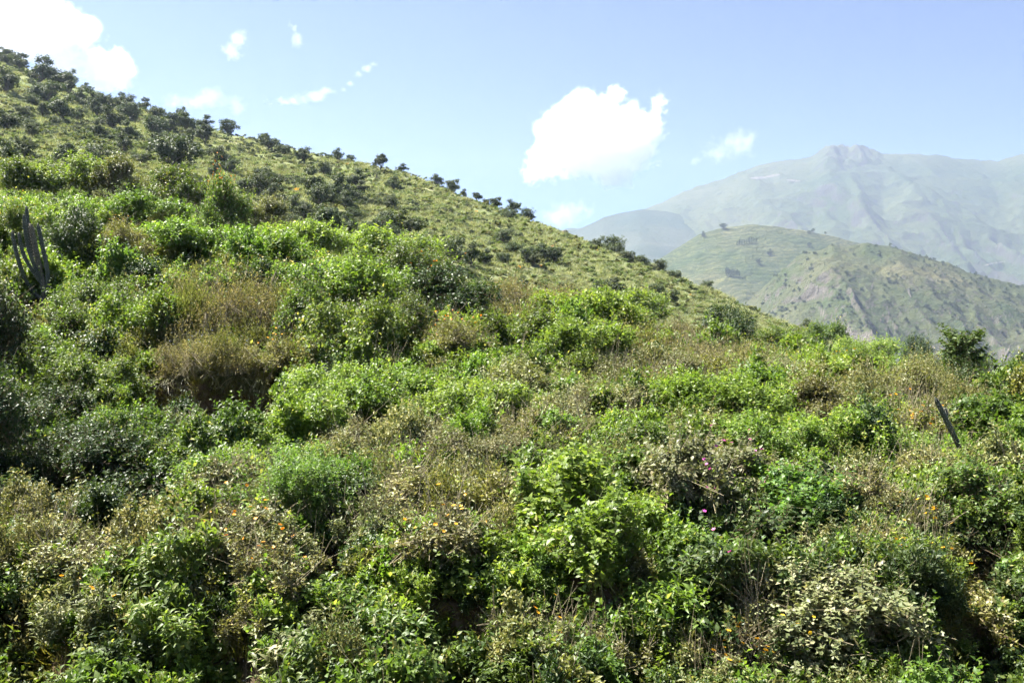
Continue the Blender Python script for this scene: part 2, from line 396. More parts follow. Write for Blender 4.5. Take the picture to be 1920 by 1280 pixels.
MT = {}
def mountain(name, Yc, Yf, Yb, zf, crest, mat, amp, nscale, u0, u1, nu, nv, power=0.85, seed=0.0, crag=None):
    cpx = np.array([c[0] for c in crest], float); cpy = np.array([c[1] for c in crest], float)
    def zf_(X, Y):
        X = np.asarray(X, float); Y = np.asarray(Y, float)
        px = 960 + F * X / np.maximum(Y, 10.0)
        zc = (HY - np.interp(px, cpx, cpy)) / F * Yc
        t = (Y - Yf) / (Yc - Yf)
        tt = np.clip(t, 0, 1)
        z = zf + (zc - zf) * tt ** power
        back = zc - (Y - Yc) * 0.45
        z = np.where(t > 1, back, z)
        env = np.clip(1.1 - tt, 0.02, 1) * np.clip(tt * 4, 0, 1)
        wx = X + 0.35 * nscale * fbm(X / nscale + seed, Y / nscale, 3)
        gul = ridged(wx / nscale + seed, Y / (nscale * 2.2) + seed, 5, 0.52)
        z = z + amp * env * (gul - 0.8) + amp * 0.07 * fbm(X / (nscale * .12), Y / (nscale * .12), 4, 0.6)
        if crag:
            cx, cw, ca = crag
            e = np.exp(-((px - cx) / cw) ** 4) * np.exp(-((t - 0.95) / 0.10) ** 2)
            z = z + ca * e * fbm(X / 45.0, Y / 90.0, 4, 0.65)
        return z
    u = np.linspace(u0, u1, nu)
    t = np.concatenate([np.linspace(0, 1, nv) ** 0.9 * (Yc - Yf) + Yf, np.linspace(Yc, Yb, max(10, nv // 6))[1:]])
    U, Yg = np.meshgrid(u, t, indexing='ij'); X = U * Yg
    o = mesh_obj(name, np.stack([X, Yg, zf_(X, Yg)], -1).reshape(-1, 3), grid_faces(nu, len(t)), mat, smooth=False)
    o.data.polygons.foreach_set("use_smooth", np.ones(len(o.data.polygons), bool))
    tag(o, kind='structure')
    MT[name] = (zf_, Yf, Yc)
    return o

mD = mountain_mat("far_mountain_cover", (0.066, 0.095, 0.046), (0.145, 0.16, 0.085), (0.115, 0.112, 0.098), 0.56, 0.0016, rocky=0.7)
mC = mountain_mat("spur_cover", (0.065, 0.095, 0.055), (0.145, 0.155, 0.10), (0.17, 0.155, 0.14), 0.62, 0.003, rocky=0.55)
mB = mountain_mat("terraced_cover", (0.095, 0.13, 0.06), (0.23, 0.22, 0.12), (0.2, 0.18, 0.15), 0.5, 0.005, terraces=True, rocky=0.4)
mA = mountain_mat("rocky_spur_cover", (0.105, 0.14, 0.066), (0.24, 0.225, 0.125), (0.25, 0.225, 0.195), 0.56, 0.006, rocky=0.75)
mountain("far_mountain", 5200, 2600, 6000, VALLEY_Z, [(200, 520), (700, 470), (900, 450), (1000, 440), (1100, 425), (1200, 394), (1240, 377), (1280, 358), (1340, 341), (1380, 326), (1420, 308), (1470, 301), (1515, 293), (1528, 288), (1540, 277), (1550, 271), (1562, 268), (1576, 269), (1590, 273), (1604, 272), (1624, 277), (1640, 282), (1655, 290), (1700, 288), (1750, 290), (1800, 300), (1870, 303), (1890, 298), (1920, 285), (1980, 265), (2100, 255), (2600, 300)],
         mD, 85, 290, -0.3, 0.9, 420, 230, 0.95, 3.3, crag=(1590, 60, 42))
mountain("dark_spur", 4700, 2600, 5150, VALLEY_Z, [(300, 620), (800, 560), (950, 500), (1050, 450), (1085, 430), (1130, 406), (1200, 393), (1250, 398), (1300, 407), (1350, 428), (1420, 455), (1500, 485), (1600, 525), (1900, 600), (2600, 760)],
         mC, 40, 420, -0.3, 0.75, 300, 150, 0.8, 8.1)
mountain("terraced_hill", 2400, 1500, 2900, -300, [(700, 760), (1000, 610), (1100, 558), (1200, 503), (1260, 470), (1310, 440), (1350, 428), (1400, 420), (1450, 423), (1500, 430), (1560, 443), (1620, 458), (1680, 478), (1760, 505), (2000, 590), (2600, 800)],
         mB, 22, 260, -0.1, 0.75, 300, 150, 0.75, 1.7)
mountain("rocky_spur", 1700, 1050, 2100, -260, [(900, 900), (1200, 720), (1300, 640), (1400, 562), (1460, 506), (1520, 472), (1560, 458), (1620, 455), (1690, 470), (1760, 490), (1850, 515), (1920, 530), (2050, 560), (2600, 700)],
         mA, 52, 150, 0.05, 0.8, 360, 220, 0.72, 5.2)
def on_mountain(layer, px, py):
    f, Yf, Yc = MT[layer]
    u = (px - 960) / F
    y = np.linspace(Yf, Yc, 1500); z = f(u * y, y)
    h = np.nonzero(z / y >= (HY - py) / F)[0]
    k = h[0] if len(h) else len(y) - 1
    return np.array([u * y[k], y[k], z[k]])

# the air: one box of even haze round everything but the clouds
def haze_box():
    x0, x1, y0, y1, z0, z1 = -6200., 6200., -3200., 6500., VALLEY_Z - 1.5, 1190.
    v = [(x, y, z) for z in (z0, z1) for y in (y0, y1) for x in (x0, x1)]
    f = [(0, 2, 3, 1), (4, 5, 7, 6), (0, 1, 5, 4), (2, 6, 7, 3), (0, 4, 6, 2), (1, 3, 7, 5)]
    m, nt, n, l = new_mat("haze_air")
    p = n.new("ShaderNodeVolumePrincipled")
    p.inputs['Color'].default_value = (0.45, 0.545, 0.74, 1)
    p.inputs['Density'].default_value = HAZE
    p.inputs['Anisotropy'].default_value = 0.3
    o = n.new("ShaderNodeOutputMaterial"); l.new(p.outputs[0], o.inputs['Volume'])
    m.cycles.homogeneous_volume = True
    h = mesh_obj("haze", v, f, m)
    h.display_type = 'WIRE'
    tag(h, kind='stuff')
HAZE = 0.95e-4
haze_box()

# ------------------------------------------------------------------ leaves, stems, shrubs
def unit(v):
    return v / np.maximum(np.linalg.norm(v, axis=-1, keepdims=True), 1e-9)

TMPL = {
 'ovate': (np.array([(0, 0, 0), (-.5, .42, .10), (0, .45, 0), (.5, .42, .10), (0, 1, -.16)]), np.array([(0, 2, 1), (0, 3, 2), (1, 2, 4), (2, 3, 4)])),
 'curl': (np.array([(0, 0, 0), (-.40, .40, .28), (0, .45, 0), (.40, .40, .28), (.1, .95, .22)]), np.array([(0, 2, 1), (0, 3, 2), (1, 2, 4), (2, 3, 4)])),
 'lance': (np.array([(0, 0, 0), (-.42, .28, .06), (0, .3, .02), (.42, .28, .06), (-.36, .62, .0), (0, .64, -.06), (.36, .62, .0), (0, 1, -.26)]),
           np.array([(0, 2, 1), (0, 3, 2), (1, 2, 5), (1, 5, 4), (2, 3, 6), (2, 6, 5), (4, 5, 7), (5, 6, 7)])),
 'blade': (np.array([(-.5, 0, 0), (.5, 0, 0), (-.3, .55, -.05), (.3, .55, -.05), (0, 1, -.3)]), np.array([(0, 1, 3), (0, 3, 2), (2, 3, 4)])),
 'card': (np.array([(-.5, 0, 0), (.5, .1, .1), (.4, .9, -.1), (-.45, 1, .08)]), np.array([(0, 1, 2), (0, 2, 3)])),
}
def leaves_geo(P, D, N, L, W, tm):
    D = unit(D); N = unit(N - D * np.sum(N * D, 1, keepdims=True)); Sx = np.cross(D, N)
    tv, tf = TMPL[tm]
    V = P[:, None] + tv[None, :, 0:1] * (W[:, None, None] * Sx[:, None]) + tv[None, :, 1:2] * (L[:, None, None] * D[:, None]) + tv[None, :, 2:3] * (L[:, None, None] * N[:, None])
    n = len(P); k = len(tv)
    Fc = tf[None] + (np.arange(n) * k)[:, None, None]
    return V.reshape(-1, 3), Fc.reshape(-1, 3), k

def tubes_geo(A, B, ra, rb):
    """three-sided tapered stems from A to B"""
    D = unit(B - A); h = np.where(np.abs(D[:, 2:3]) > .9, np.array([[1., 0, 0]]), np.array([[0., 0, 1]]))
    X = unit(np.cross(D, h)); Yv = np.cross(D, X)
    vs = []
    for (Pp, r) in ((A, ra), (B, rb)):
        for k in range(3):
            a = k * 2.0944
            vs.append(Pp + (math.cos(a) * X + math.sin(a) * Yv) * r[:, None])
    V = np.stack(vs, 1)
    tf = np.array([(0, 1, 4, 3), (1, 2, 5, 4), (2, 0, 3, 5)])
    Fc = tf[None] + (np.arange(len(A)) * 6)[:, None, None]
    return V.reshape(-1, 3), Fc.reshape(-1, 4)

def leaf_mesh(name, parts, tints):
    """parts: list of (V, F, k); tints: list of per-leaf arrays"""
    vs, fs, ts, off = [], [], [], 0
    for (V, Fc, k), t in zip(parts, tints):
        vs.append(V); fs.append(Fc + off); ts.append(np.repeat(t, k)); off += len(V)
    V = np.concatenate(vs); Fc = np.concatenate(fs)
    o = mesh_obj(name, V, Fc, None, link=False)
    me = o.data
    a = me.attributes.new("tint", 'FLOAT', 'POINT')
    a.data.foreach_set("value", np.concatenate(ts).astype(np.float32))
    bpy.data.objects.remove(o)
    return me

def stem_mesh(name, A, B, ra, rb):
    V, Fc = tubes_geo(A, B, ra, rb)
    o = mesh_obj(name, V, Fc, None, link=False); me = o.data
    bpy.data.objects.remove(o)
    return me

def shrub_geo(name, seed, Rad, H, sprays, per, L, W, tm, droop=0.1, lift=0.15, up=0.5, slen=0.45, spread=0.8, lumps=9, twigs=0, upright=False, hole=0.0):
    g = np.random.default_rng(seed)
    rho = np.sqrt(g.random(lumps)) * 0.80; th = g.random(lumps) * 6.283
    lr = Rad * g.uniform(0.20, 0.44, lumps)
    zc = H * (0.18 + 0.5 * np.sqrt(np.maximum(0, 1 - rho ** 2)) * g.uniform(0.30, 1.30, lumps))
    C = np.stack([Rad * rho * np.cos(th), Rad * rho * np.sin(th), zc], 1)
    C[:, 2] = np.maximum(C[:, 2], lr * 0.5)
    w = lr ** 2; li = g.choice(lumps, sprays, p=w / w.sum())
    d = unit(g.normal(size=(sprays, 3))); d[:, 2] = np.where(d[:, 2] < -0.25, -d[:, 2], d[:, 2])
    hz = np.array([1, 1, H / (1.25 * Rad)])
    tip = C[li] + d * lr[li][:, None] * g.uniform(0.62, 1.18, (sprays, 1)) * hz
    if upright:
        sd = unit(np.array([0, 0, 1.0]) + g.normal(size=(sprays, 3)) * 0.22 + d * 0.25)
    else:
        sd = unit(d * 0.7 + np.array([0, 0, up]) + g.normal(size=(sprays, 3)) * 0.35)
    ln = slen * g.uniform(0.6, 1.3, sprays)
    O = tip - sd * ln[:, None]
    far = g.random(sprays) < 0.16      # longer shoots that break the outline
    tip = tip + sd * (far * g.uniform(0.25, 1.0, sprays) * slen)[:, None]
    O[:, 2] = np.maximum(O[:, 2], 0.0)
    sd = unit(tip - O); ln = np.linalg.norm(tip - O, axis=1)
    t = (np.linspace(0.12, 1.0, per)[None] + g.uniform(-.05, .05, (sprays, per)))
    P = O[:, None] + sd[:, None] * (ln[:, None] * t)[..., None]
    P[..., 2] -= droop * ln[:, None] * t ** 2
    h = np.where(np.abs(sd[:, 2:3]) > .9, np.array([[1., 0, 0]]), np.array([[0., 0, 1]]))
    a = unit(np.cross(sd, h)); b = np.cross(sd, a)
    ph = np.arange(per)[None] * 2.4 + g.uniform(0, 6.28, (sprays, 1))
    rad = np.cos(ph)[..., None] * a[:, None] + np.sin(ph)[..., None] * b[:, None]
    D = sd[:, None] * 0.4 + rad * spread + np.array([0, 0, lift]) + g.normal(size=(sprays, per, 3)) * 0.25
    Nn = np.array([0, 0, 0.7]) + sd[:, None] * 0.5 + g.normal(size=(sprays, per, 3)) * 0.38
    n = sprays * per
    sz = g.uniform(0.62, 1.2, (sprays, per)) * (1.0 - 0.35 * np.clip(t - 0.75, 0, 1) * 4 * 0.6)
    keep = g.random(n) > hole
    V, Fc, k = leaves_geo(P.reshape(-1, 3)[keep], D.reshape(-1, 3)[keep], Nn.reshape(-1, 3)[keep], (L * sz).reshape(-1)[keep], (W * sz).reshape(-1)[keep], tm)
    st = g.normal(0.5, 0.17, (sprays, 1)) + g.normal(0, 0.16, (sprays, per))
    lm = leaf_mesh(name + "_leaves", [(V, Fc, k)], [np.clip(st.reshape(-1)[keep], 0, 1)])
    # stems
    base = np.stack([g.normal(0, Rad * .10, lumps), g.normal(0, Rad * .10, lumps), np.full(lumps, -0.05)], 1)
    mid = (base + C) / 2 + g.normal(size=(lumps, 3)) * Rad * 0.06
    sr = 0.010 + 0.008 * Rad
    A = [base, mid, O]; B = [mid, C, tip]
    ra = [np.full(lumps, sr), np.full(lumps, sr * .8), np.full(sprays, 0.003)]; rb = [np.full(lumps, sr * .8), np.full(lumps, sr * .5), np.full(sprays, 0.0015)]
    # link each spray to its lump
    A.append(C[li]); B.append(O); ra.append(np.full(sprays, 0.004)); rb.append(np.full(sprays, 0.003))
    if twigs:
        j = g.choice(sprays, twigs)
        e = tip[j] + (sd[j] + np.array([0, 0, .5]) + g.normal(size=(twigs, 3)) * .5) * g.uniform(0.08, 0.34, (twigs, 1)) * (0.5 + 0.5 * Rad)
        A.append(tip[j] - sd[j] * .1); B.append(e); ra.append(np.full(twigs, 0.0045)); rb.append(np.full(twigs, 0.002))
    sm = stem_mesh(name + "_stems", np.concatenate(A), np.concatenate(B), np.concatenate(ra), np.concatenate(rb))
    return dict(leaves=lm, stems=sm, tips=tip[np.argsort(-tip[:, 2] + g.normal(0, .15, sprays))], R=Rad, H=H)

G = {}
def both(key, n_s, n_l, **kw):
    G[key] = [shrub_geo(f"{key}_{i}", hash_(key) + i, 0.62, 0.95, n_s, slen=kw.get('sl', 0.34), **{k: v for k, v in kw.items() if k != 'sl'}) for i in range(2)] + \
             [shrub_geo(f"{key}_{i}", hash_(key) + i, 1.25, 1.6, n_l, slen=kw.get('sl', 0.34) * 1.35, lumps=15, **{k: v for k, v in kw.items() if k not in ('sl', 'lumps')}) for i in range(2, 4)]
def hash_(s): return sum(ord(c) * (i + 3) for i, c in enumerate(s))
both('ovate', 290, 800, per=14, L=0.084, W=0.052, tm='ovate', droop=0.12, lift=0.1)
both('narrow', 330, 850, per=16, L=0.096, W=0.027, tm='ovate', droop=0.08, lift=0.22, up=0.8, spread=0.62)
both('lance', 150, 420, per=12, L=0.145, W=0.050, tm='lance', droop=0.1, lift=-0.05, up=0.6)
both('dry', 330, 820, per=10, L=0.072, W=0.044, tm='curl', droop=0.2, lift=-0.25, up=0.6, twigs=70, hole=0.1)
both('weed', 420, 980, per=12, L=0.060, W=0.022, tm='curl', droop=0.0, lift=0.1, up=1.0, upright=True, spread=0.6, twigs=60, sl=0.42)
both('dense', 400, 1020, per=14, L=0.068, W=0.044, tm='ovate', droop=0.1, lift=0.0, lumps=13)

def flower_mesh(name, seed, tips, count, size, spread=0.05, cluster=1, petals=6):
    g = np.random.default_rng(seed)
    idx = g.choice(min(len(tips), count * 6), count, replace=False)
    P = tips[idx] + np.array([0, 0, 0.04]) + g.normal(0, .012, (count, 3))
    if cluster > 1:
        P = np.repeat(P, cluster, 0) + g.normal(0, spread, (count * cluster, 3)); count *= cluster
    ax = unit(np.array([0, -0.5, 1.0]) + g.normal(0, .35, (count, 3)))
    a = unit(np.cross(ax, np.array([[1.0, 0.1, 0]]))); b = np.cross(ax, a)
    ph = np.arange(petals) * 6.2832 / petals
    D = np.cos(ph)[None, :, None] * a[:, None] + np.sin(ph)[None, :, None] * b[:, None] + ax[:, None] * 0.25
    PP = np.repeat(P, petals, 0); N = np.repeat(ax, petals, 0)
    L = np.repeat(size * g.uniform(.75, 1.2, count), petals)
    V, Fc, k = leaves_geo(PP, D.reshape(-1, 3), N, L, L * 0.75, 'card')
    return leaf_mesh(name, [(V, Fc, k)], [g.random(count * petals)])

def part(name, me, mat, parent, kind=None):
    o = bpy.data.objects.new(name, me); COL.objects.link(o)
    if not me.materials: me.materials.append(None)
    o.material_slots[0].link = 'OBJECT'; o.material_slots[0].material = M[mat]
    o.parent = parent
    if kind: o['kind'] = kind
    return o

def empty(name, loc, rot=(0, 0, 0), sc=(1, 1, 1)):
    o = bpy.data.objects.new(name, None); COL.objects.link(o)
    o.empty_display_size = 0.2
    o.location = loc; o.rotation_euler = rot; o.scale = sc
    return o

KIND = {   # geometry, leaf material, stem material
 'bright': ('ovate', 'bright', 'greenstem'), 'mid': ('ovate', 'mid', 'greenstem'), 'dark': ('dense', 'dark', 'stem'), 'midd': ('dense', 'mid', 'stem'),
 'vivid': ('dense', 'vivid', 'greenstem'), 'olive': ('dense', 'olive', 'stem'), 'dry': ('dry', 'dry', 'twig'), 'drygreen': ('dry', 'olive', 'twig'),
 'tan': ('weed', 'tan', 'twig'), 'narrow': ('narrow', 'vivid', 'greenstem'), 'narrowb': ('narrow', 'bright', 'greenstem'), 'narrowd': ('narrow', 'dark', 'greenstem'), 'narrowp': ('narrow', 'pale', 'greenstem'),
 'lance': ('lance', 'mid', 'greenstem'), 'lancep': ('lance', 'pale', 'greenstem'), 'lanced': ('lance', 'dark', 'greenstem'), 'lanceb': ('lance', 'bright', 'greenstem'),
 'pale': ('dense', 'pale', 'twig'), 'paledry': ('dry', 'pale', 'twig'),
}
srng = np.random.default_rng(41)
def shrub(px, py, rx, ry, kind, label, name='shrub', cat='shrub', flowers=None, group=None, tall=1.0):
    g = at(px, py + 0.72 * ry)
    s = 1.2 * rx * g[1] / F; h = 2.2 * ry * g[1] / F * tall
    geo, lm, sm = KIND[kind]
    pr = G[geo]; k = (0 if s < 0.88 else 2) + int(srng.integers(0, 2))
    p = pr[k]
    zs = max(h, 0.45 * s) / p['H']; xs = s * 1.06 / p['R']
    e = empty(name, (g[0], g[1], g[2] - 0.06), (float(srng.normal(0, .06)), float(srng.normal(0, .06)), float(srng.random() * 6.28)), (xs, xs, zs))
    part('stems', p['stems'], sm, e)
    part('foliage', p['leaves'], lm, e, 'stuff')
    if flowers:
        fm, cnt, size, clus = flowers
        me = flower_mesh('flowers', int(px + py), p['tips'], int(cnt * (1.7 if fm == 'yellow' else .9)), 0.58 * size / xs, 0.05 / xs, clus)
        part('flowers', me, fm, e, 'stuff')
    tag(e, label, cat, group)
    return e, p, xs, zs

# ------------------------------------------------------------------ the shrubs one can pick out on the near bank
YE, OR, LE = 'yellow', 'orange', 'lemon'
SHRUBS = [
 # upper left, along the crest of the near bank
 (55, 345, 60, 40, 'mid', "mid-green shrub on the bank crest at the left edge, behind the tall cactus"),
 (135, 345, 68, 42, 'bright', "bright yellow-green shrub on the crest above and right of the cactus"),
 (212, 352, 48, 42, 'olive', "olive leafy shrub on the crest between two bright green bushes at left"),
 (335, 378, 62, 44, 'midd', "dark glossy bush on the crest left of the orange-flowered bush"),
 (258, 405, 70, 36, 'bright', "bright green low bush below the dark glossy crest bush at left"),
 (422, 430, 46, 68, 'midd', "tall rounded bush topped with orange flowers on the left crest", (OR, 34, .055, 2)),
 (505, 418, 44, 34, 'olive', "olive bush on the crest just right of the orange-topped bush"),
 (575, 462, 70, 40, 'bright', "bright green bush on the crest below the hill's dark tree cluster"),
 (718, 488, 92, 46, 'bright', "broad bright green bush mound on the crest, centre left"),
 (20, 440, 50, 50, 'mid', "mid-green herb shrub behind the cactus at the left edge", (YE, 12, .045, 1)),
 (142, 470, 46, 56, 'lanced', "dark spiky-leaved bush immediately right of the tall cactus"),
 (225, 468, 68, 38, 'drygreen', "brown-green shrub with few orange flowers, right of the spiky bush", (OR, 14, .045, 1)),
 (330, 460, 74, 40, 'bright', "light green shrub below the orange-topped bush, to its left"),
 (470, 480, 72, 40, 'bright', "light green shrub at the foot of the orange-topped bush, to its right"),
 (10, 592, 40, 30, 'bright', "yellowish green shrub at the foot of the tall cactus, left edge", (LE, 10, .04, 1)),
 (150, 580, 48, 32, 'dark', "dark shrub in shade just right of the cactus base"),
 (190, 580, 70, 50, 'mid', "mid-green shrub right of the shaded shrub by the cactus"),
 (575, 545, 85, 48, 'bright', "bright shrub with a lemon-yellow flower patch above the tan weed mound", (LE, 10, .07, 3)),
 (660, 560, 90, 60, 'bright', "big bright green bush right of the lemon-flowered shrub"),
 (765, 540, 80, 56, 'midd', "green bush on the right flank of the centre-left crest mound"),
 (835, 590, 92, 62, 'dark', "large dark rounded bush with orange flowers at its foot, centre of slope", (OR, 10, .045, 1)),
 (930, 558, 56, 26, 'narrowb', "low bright green patch of shrub on the saddle, centre"),
 (1110, 612, 92, 58, 'bright', "large bright green bush on the saddle right of centre"),
 (1185, 590, 62, 40, 'bright', "bush crowned with lemon-yellow flower heads on the saddle right of centre", (LE, 26, .07, 4)),
 (1352, 632, 46, 40, 'lanced', "dark large-leaved bush on the right crest amid tan grass"),
 (1450, 645, 55, 28, 'mid', "low green shrub right of the dark large-leaved crest bush"),
 (1545, 640, 34, 30, 'mid', "yellow-flowered shrub standing up on the right skyline crest", (YE, 12, .06, 2)),
 (1712, 668, 26, 34, 'lanced', "small upright leafy shrub left of the skyline sapling, right"),
 (1620, 680, 70, 32, 'narrowb', "light green bush on the crest left of the skyline sapling"),
 (1790, 720, 70, 46, 'midd', "dense green bush at the foot of the skyline sapling"),
 (1850, 745, 55, 44, 'dark', "dark shaded bush right of the skyline sapling's foot"),
 (1905, 715, 50, 34, 'olive', "olive shrub on the crest at the right edge"),
 # middle of the slope
 (-75, 690, 90, 110, 'dark', "tall dark bush added at the left edge to shade the slope, halfway down"),  # this bush and the next are added to throw shade over the slope
 (-90, 850, 105, 110, 'dark', "tall dark bush added at the left edge to cast the deep shade"),
 (120, 635, 72, 56, 'midd', "dense green bush below the cactus in front of a dark hollow"),
 (45, 685, 70, 50, 'mid', "mid-green leafy bush at the left edge, halfway up the photo"),
 (262, 630, 74, 70, 'bright', "tall bright green bush left of the tan weed mound"),
 (175, 720, 72, 50, 'mid', "sunlit bush left of the overhanging cut bank"),
 (345, 605, 66, 56, 'tan', "reddish tan weed clump on the upper left part of the weed mound"),
 (430, 622, 90, 60, 'tan', "big tan weed clump in the middle of the mound above the cut bank"),
 (375, 684, 92, 36, 'tan', "tan weeds dotted with small blue flowers on the lip of the cut bank", ('bluepetal', 30, .03, 1)),
 (490, 686, 62, 38, 'drygreen', "brownish weeds with orange flowers at the right end of the cut bank's lip", (OR, 8, .045, 1)),
 (560, 640, 70, 78, 'midd', "dark leafy bush right of the tan weed mound"),
 (655, 655, 88, 78, 'mid', "big leafy bush with a shaded lower side, left of the centre"),
 (740, 640, 60, 60, 'midd', "leafy bush between the big shaded bush and the dark rounded bush"),
 (860, 660, 86, 46, 'drygreen', "dried weeds scattered with orange flowers below the dark rounded bush", (OR, 30, .05, 1)),
 (985, 575, 88, 34, 'tan', "pale straw-coloured weed patch on the saddle, centre"),
 (985, 640, 84, 46, 'mid', "green bush below the pale straw-coloured saddle patch"),
 (1080, 660, 80, 48, 'bright', "bright bush at the foot of the large saddle bush"),
 (1260, 655, 70, 36, 'tan', "tan grass clump right of the lemon-flowered bush"),
 (1325, 690, 86, 34, 'tan', "broad tan grass clump below the dark large-leaved crest bush"),
 (1425, 705, 62, 34, 'paledry', "grey-olive leafy shrub right of the broad tan clump"),
 (1215, 705, 84, 42, 'paledry', "grey-olive dried shrub right of the centre"),
 (1545, 705, 80, 40, 'mid', "mid-green bush with yellow flowers below the right crest", (YE, 14, .045, 1)),
 (1660, 745, 76, 46, 'olive', "olive shrub left of the leaning cactus top"),
 (1840, 810, 74, 54, 'mid', "green shrub right of the leaning cactus"),
 (640, 745, 76, 58, 'bright', "yellow-green broad bush below the big shaded bush"),
 (590, 805, 78, 54, 'lanceb', "yellow-green bush with long drooping leaves right of the cut bank"),
 (760, 760, 84, 56, 'bright', "bright green bush left of the slope's centre"),
 (880, 775, 92, 58, 'bright', "large bright green bush in the middle of the slope"),
 (1010, 745, 84, 46, 'olive', "olive-brown bush right of the large bright middle bush"),
 (1120, 780, 84, 52, 'dry', "tan dried-leaf bush right of the slope's middle"),
 (1080, 700, 60, 36, 'mid', "small green bush above the tan dried-leaf bush"),
 (1300, 765, 84, 50, 'bright', "bright green bush right of the tan dried-leaf bush"),
 (1415, 770, 92, 54, 'bright', "bright leafy bush in the right half, halfway down"),
 (1530, 775, 76, 50, 'olive', "mixed olive bush with dried leaves above the bright bush at right"),
 (1450, 835, 92, 52, 'bright', "sunlit green bush over a small black hollow, right half"),
 (1590, 835, 96, 60, 'bright', "wide bright green bush left of the leaning cactus"),
 (1730, 820, 60, 50, 'drygreen', "dried weeds with orange flowers round the leaning cactus", (OR, 26, .045, 1)),
 (1892, 880, 40, 34, 'vivid', "vivid green small-leaved bush at the right edge"),
 (330, 812, 34, 36, 'lancep', "pale broad-leaved plant standing in front of the cut bank"),
 (405, 850, 60, 34, 'paledry', "pale dried weeds under the cut bank"),
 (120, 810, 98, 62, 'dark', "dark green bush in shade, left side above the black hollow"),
 (245, 830, 78, 58, 'mid', "leafy bush between the dark shaded bush and the cut bank"),
 (720, 845, 96, 52, 'dry', "dried pale-leaved weeds left of the centre line, mid slope"),
 (860, 850, 92, 50, 'dry', "dried tan-leaved bush just left of the photo's centre"),
 (985, 830, 84, 48, 'drygreen', "olive dried bush just right of the photo's centre"),
 (1240, 835, 86, 50, 'mid', "mid-green bush below the bright bush right of the tan one"),
 (1330, 855, 80, 46, 'olive', "olive shrub with yellowish tips above the magenta-flowered shrub"),
 (1715, 900, 62, 50, 'dry', "brown dried shrub below the leaning cactus"),
 (1820, 940, 70, 54, 'midd', "mid-green bush below the vivid right-edge bush"),
 # lower slope
 (560, 925, 118, 58, 'narrow', "fresh green fine-leaved bush above the black hollow, left of centre"),
 (650, 900, 60, 46, 'narrow', "fresh green fine-leaved bush touching the dried weeds, left of centre"),
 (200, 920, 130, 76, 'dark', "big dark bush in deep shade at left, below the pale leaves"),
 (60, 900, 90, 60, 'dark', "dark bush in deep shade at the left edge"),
 (45, 1030, 92, 56, 'dry', "tan weeds with bare twig tips at the left edge, lower slope"),
 (150, 1062, 90, 50, 'dry', "tan dried weeds right of the twiggy clump, lower left"),
 (285, 955, 46, 72, 'lance', "upright green plant rising before the deep shade, lower left"),
 (430, 930, 76, 54, 'dry', "pale dried weeds left of the fine-leaved green bush"),
 (420, 1020, 92, 58, 'dry', "dried weeds sprinkled with orange flowers, lower left", (OR, 18, .04, 1)),
 (320, 1080, 74, 80, 'lance', "tall nettle-like green plant, lower left"),
 (330, 1190, 72, 64, 'lance', "nettle-like green plant at the foot of the bank, lower left"),
 (150, 1150, 74, 62, 'narrowp', "grey-green drooping bush on the bottom left bank", (OR, 8, .04, 1)),
 (520, 1090, 80, 60, 'dry', "olive dried weeds with orange flowers left of the black hollow", (OR, 14, .04, 1)),
 (700, 1010, 62, 62, 'paledry', "pale twiggy shrub at the right side of the black hollow"),
 (790, 950, 92, 60, 'dry', "dried tan shrub with upright stalks below the centre"),
 (830, 1030, 96, 66, 'dry', "dried tan weeds with orange and pale flowers, lower centre", (OR, 16, .04, 1)),
 (940, 960, 76, 60, 'drygreen', "olive shrub left of the big bright lower bush"),
 (1060, 960, 110, 84, 'bright', "big bright green rounded bush, lower centre right"),
 (1130, 1040, 96, 80, 'bright', "bright green bush overhanging the black hollow, lower right of centre"),
 (1190, 900, 76, 54, 'mid', "green leafy shrub above the big bright lower bush"),
 (1300, 930, 92, 84, 'pale', "pale green shrub bearing magenta flowers, lower right"),
 (1400, 900, 70, 50, 'pale', "dusty green shrub right of the magenta-flowered shrub"),
 (1500, 950, 92, 60, 'vivid', "fresh green rounded bush, lower right"),
 (1430, 1035, 110, 64, 'dark', "dark green bush in shade below the fresh green one, lower right"),
 (1610, 950, 72, 54, 'dry', "dried grey-brown weeds right of the fresh green bush"),
 (1720, 985, 66, 46, 'paledry', "pale dried shrub with a row of yellow-orange flowers, lower right", (YE, 26, .045, 1)),
 (1800, 995, 46, 40, 'vivid', "small bright bush right of the yellow-orange flowers"),
 (1860, 1040, 74, 60, 'dark', "dark shaded bush near the right edge, lower slope"),
 (1640, 1040, 72, 44, 'drygreen', "thin olive weeds between the dark bush and the mossy bank, right"),
 (1725, 1065, 60, 40, 'narrowb', "yellow-green grassy shrub on the mossy bank with yellow flowers, right", (YE, 18, .04, 1)),
 (1850, 1080, 60, 44, 'paledry', "pale twiggy dried shrub near the right edge, lower right"),
 (1330, 1100, 84, 72, 'lanced', "dark broad-leaved bush with a few pink flowers, lower right"),
 (1265, 1155, 74, 70, 'lanceb', "bright leafy bush left of the dark broad-leaved bush, bottom"),
 (1520, 1130, 96, 60, 'pale', "dusty pale green bush left part of the big pale mass, bottom right"),
 (1620, 1175, 110, 76, 'pale', "large dusty pale green bush, bottom right"),
 (1710, 1120, 76, 66, 'narrowd', "grey-green fine-leaved bush right of the large dusty bush"),
 (1480, 1215, 90, 56, 'pale', "dusty pale bush with yellow flowers at the bottom edge, right", (YE, 14, .04, 1)),
 (1385, 1240, 70, 50, 'dry', "dried shrub thick with yellow-orange flowers at the bottom edge", (YE, 34, .042, 1)),
 (1860, 1190, 80, 66, 'olive', "olive bush at the bottom right corner"),
 (1690, 1255, 70, 40, 'lanceb', "bright broad-leaved plant at the bottom edge, right"),
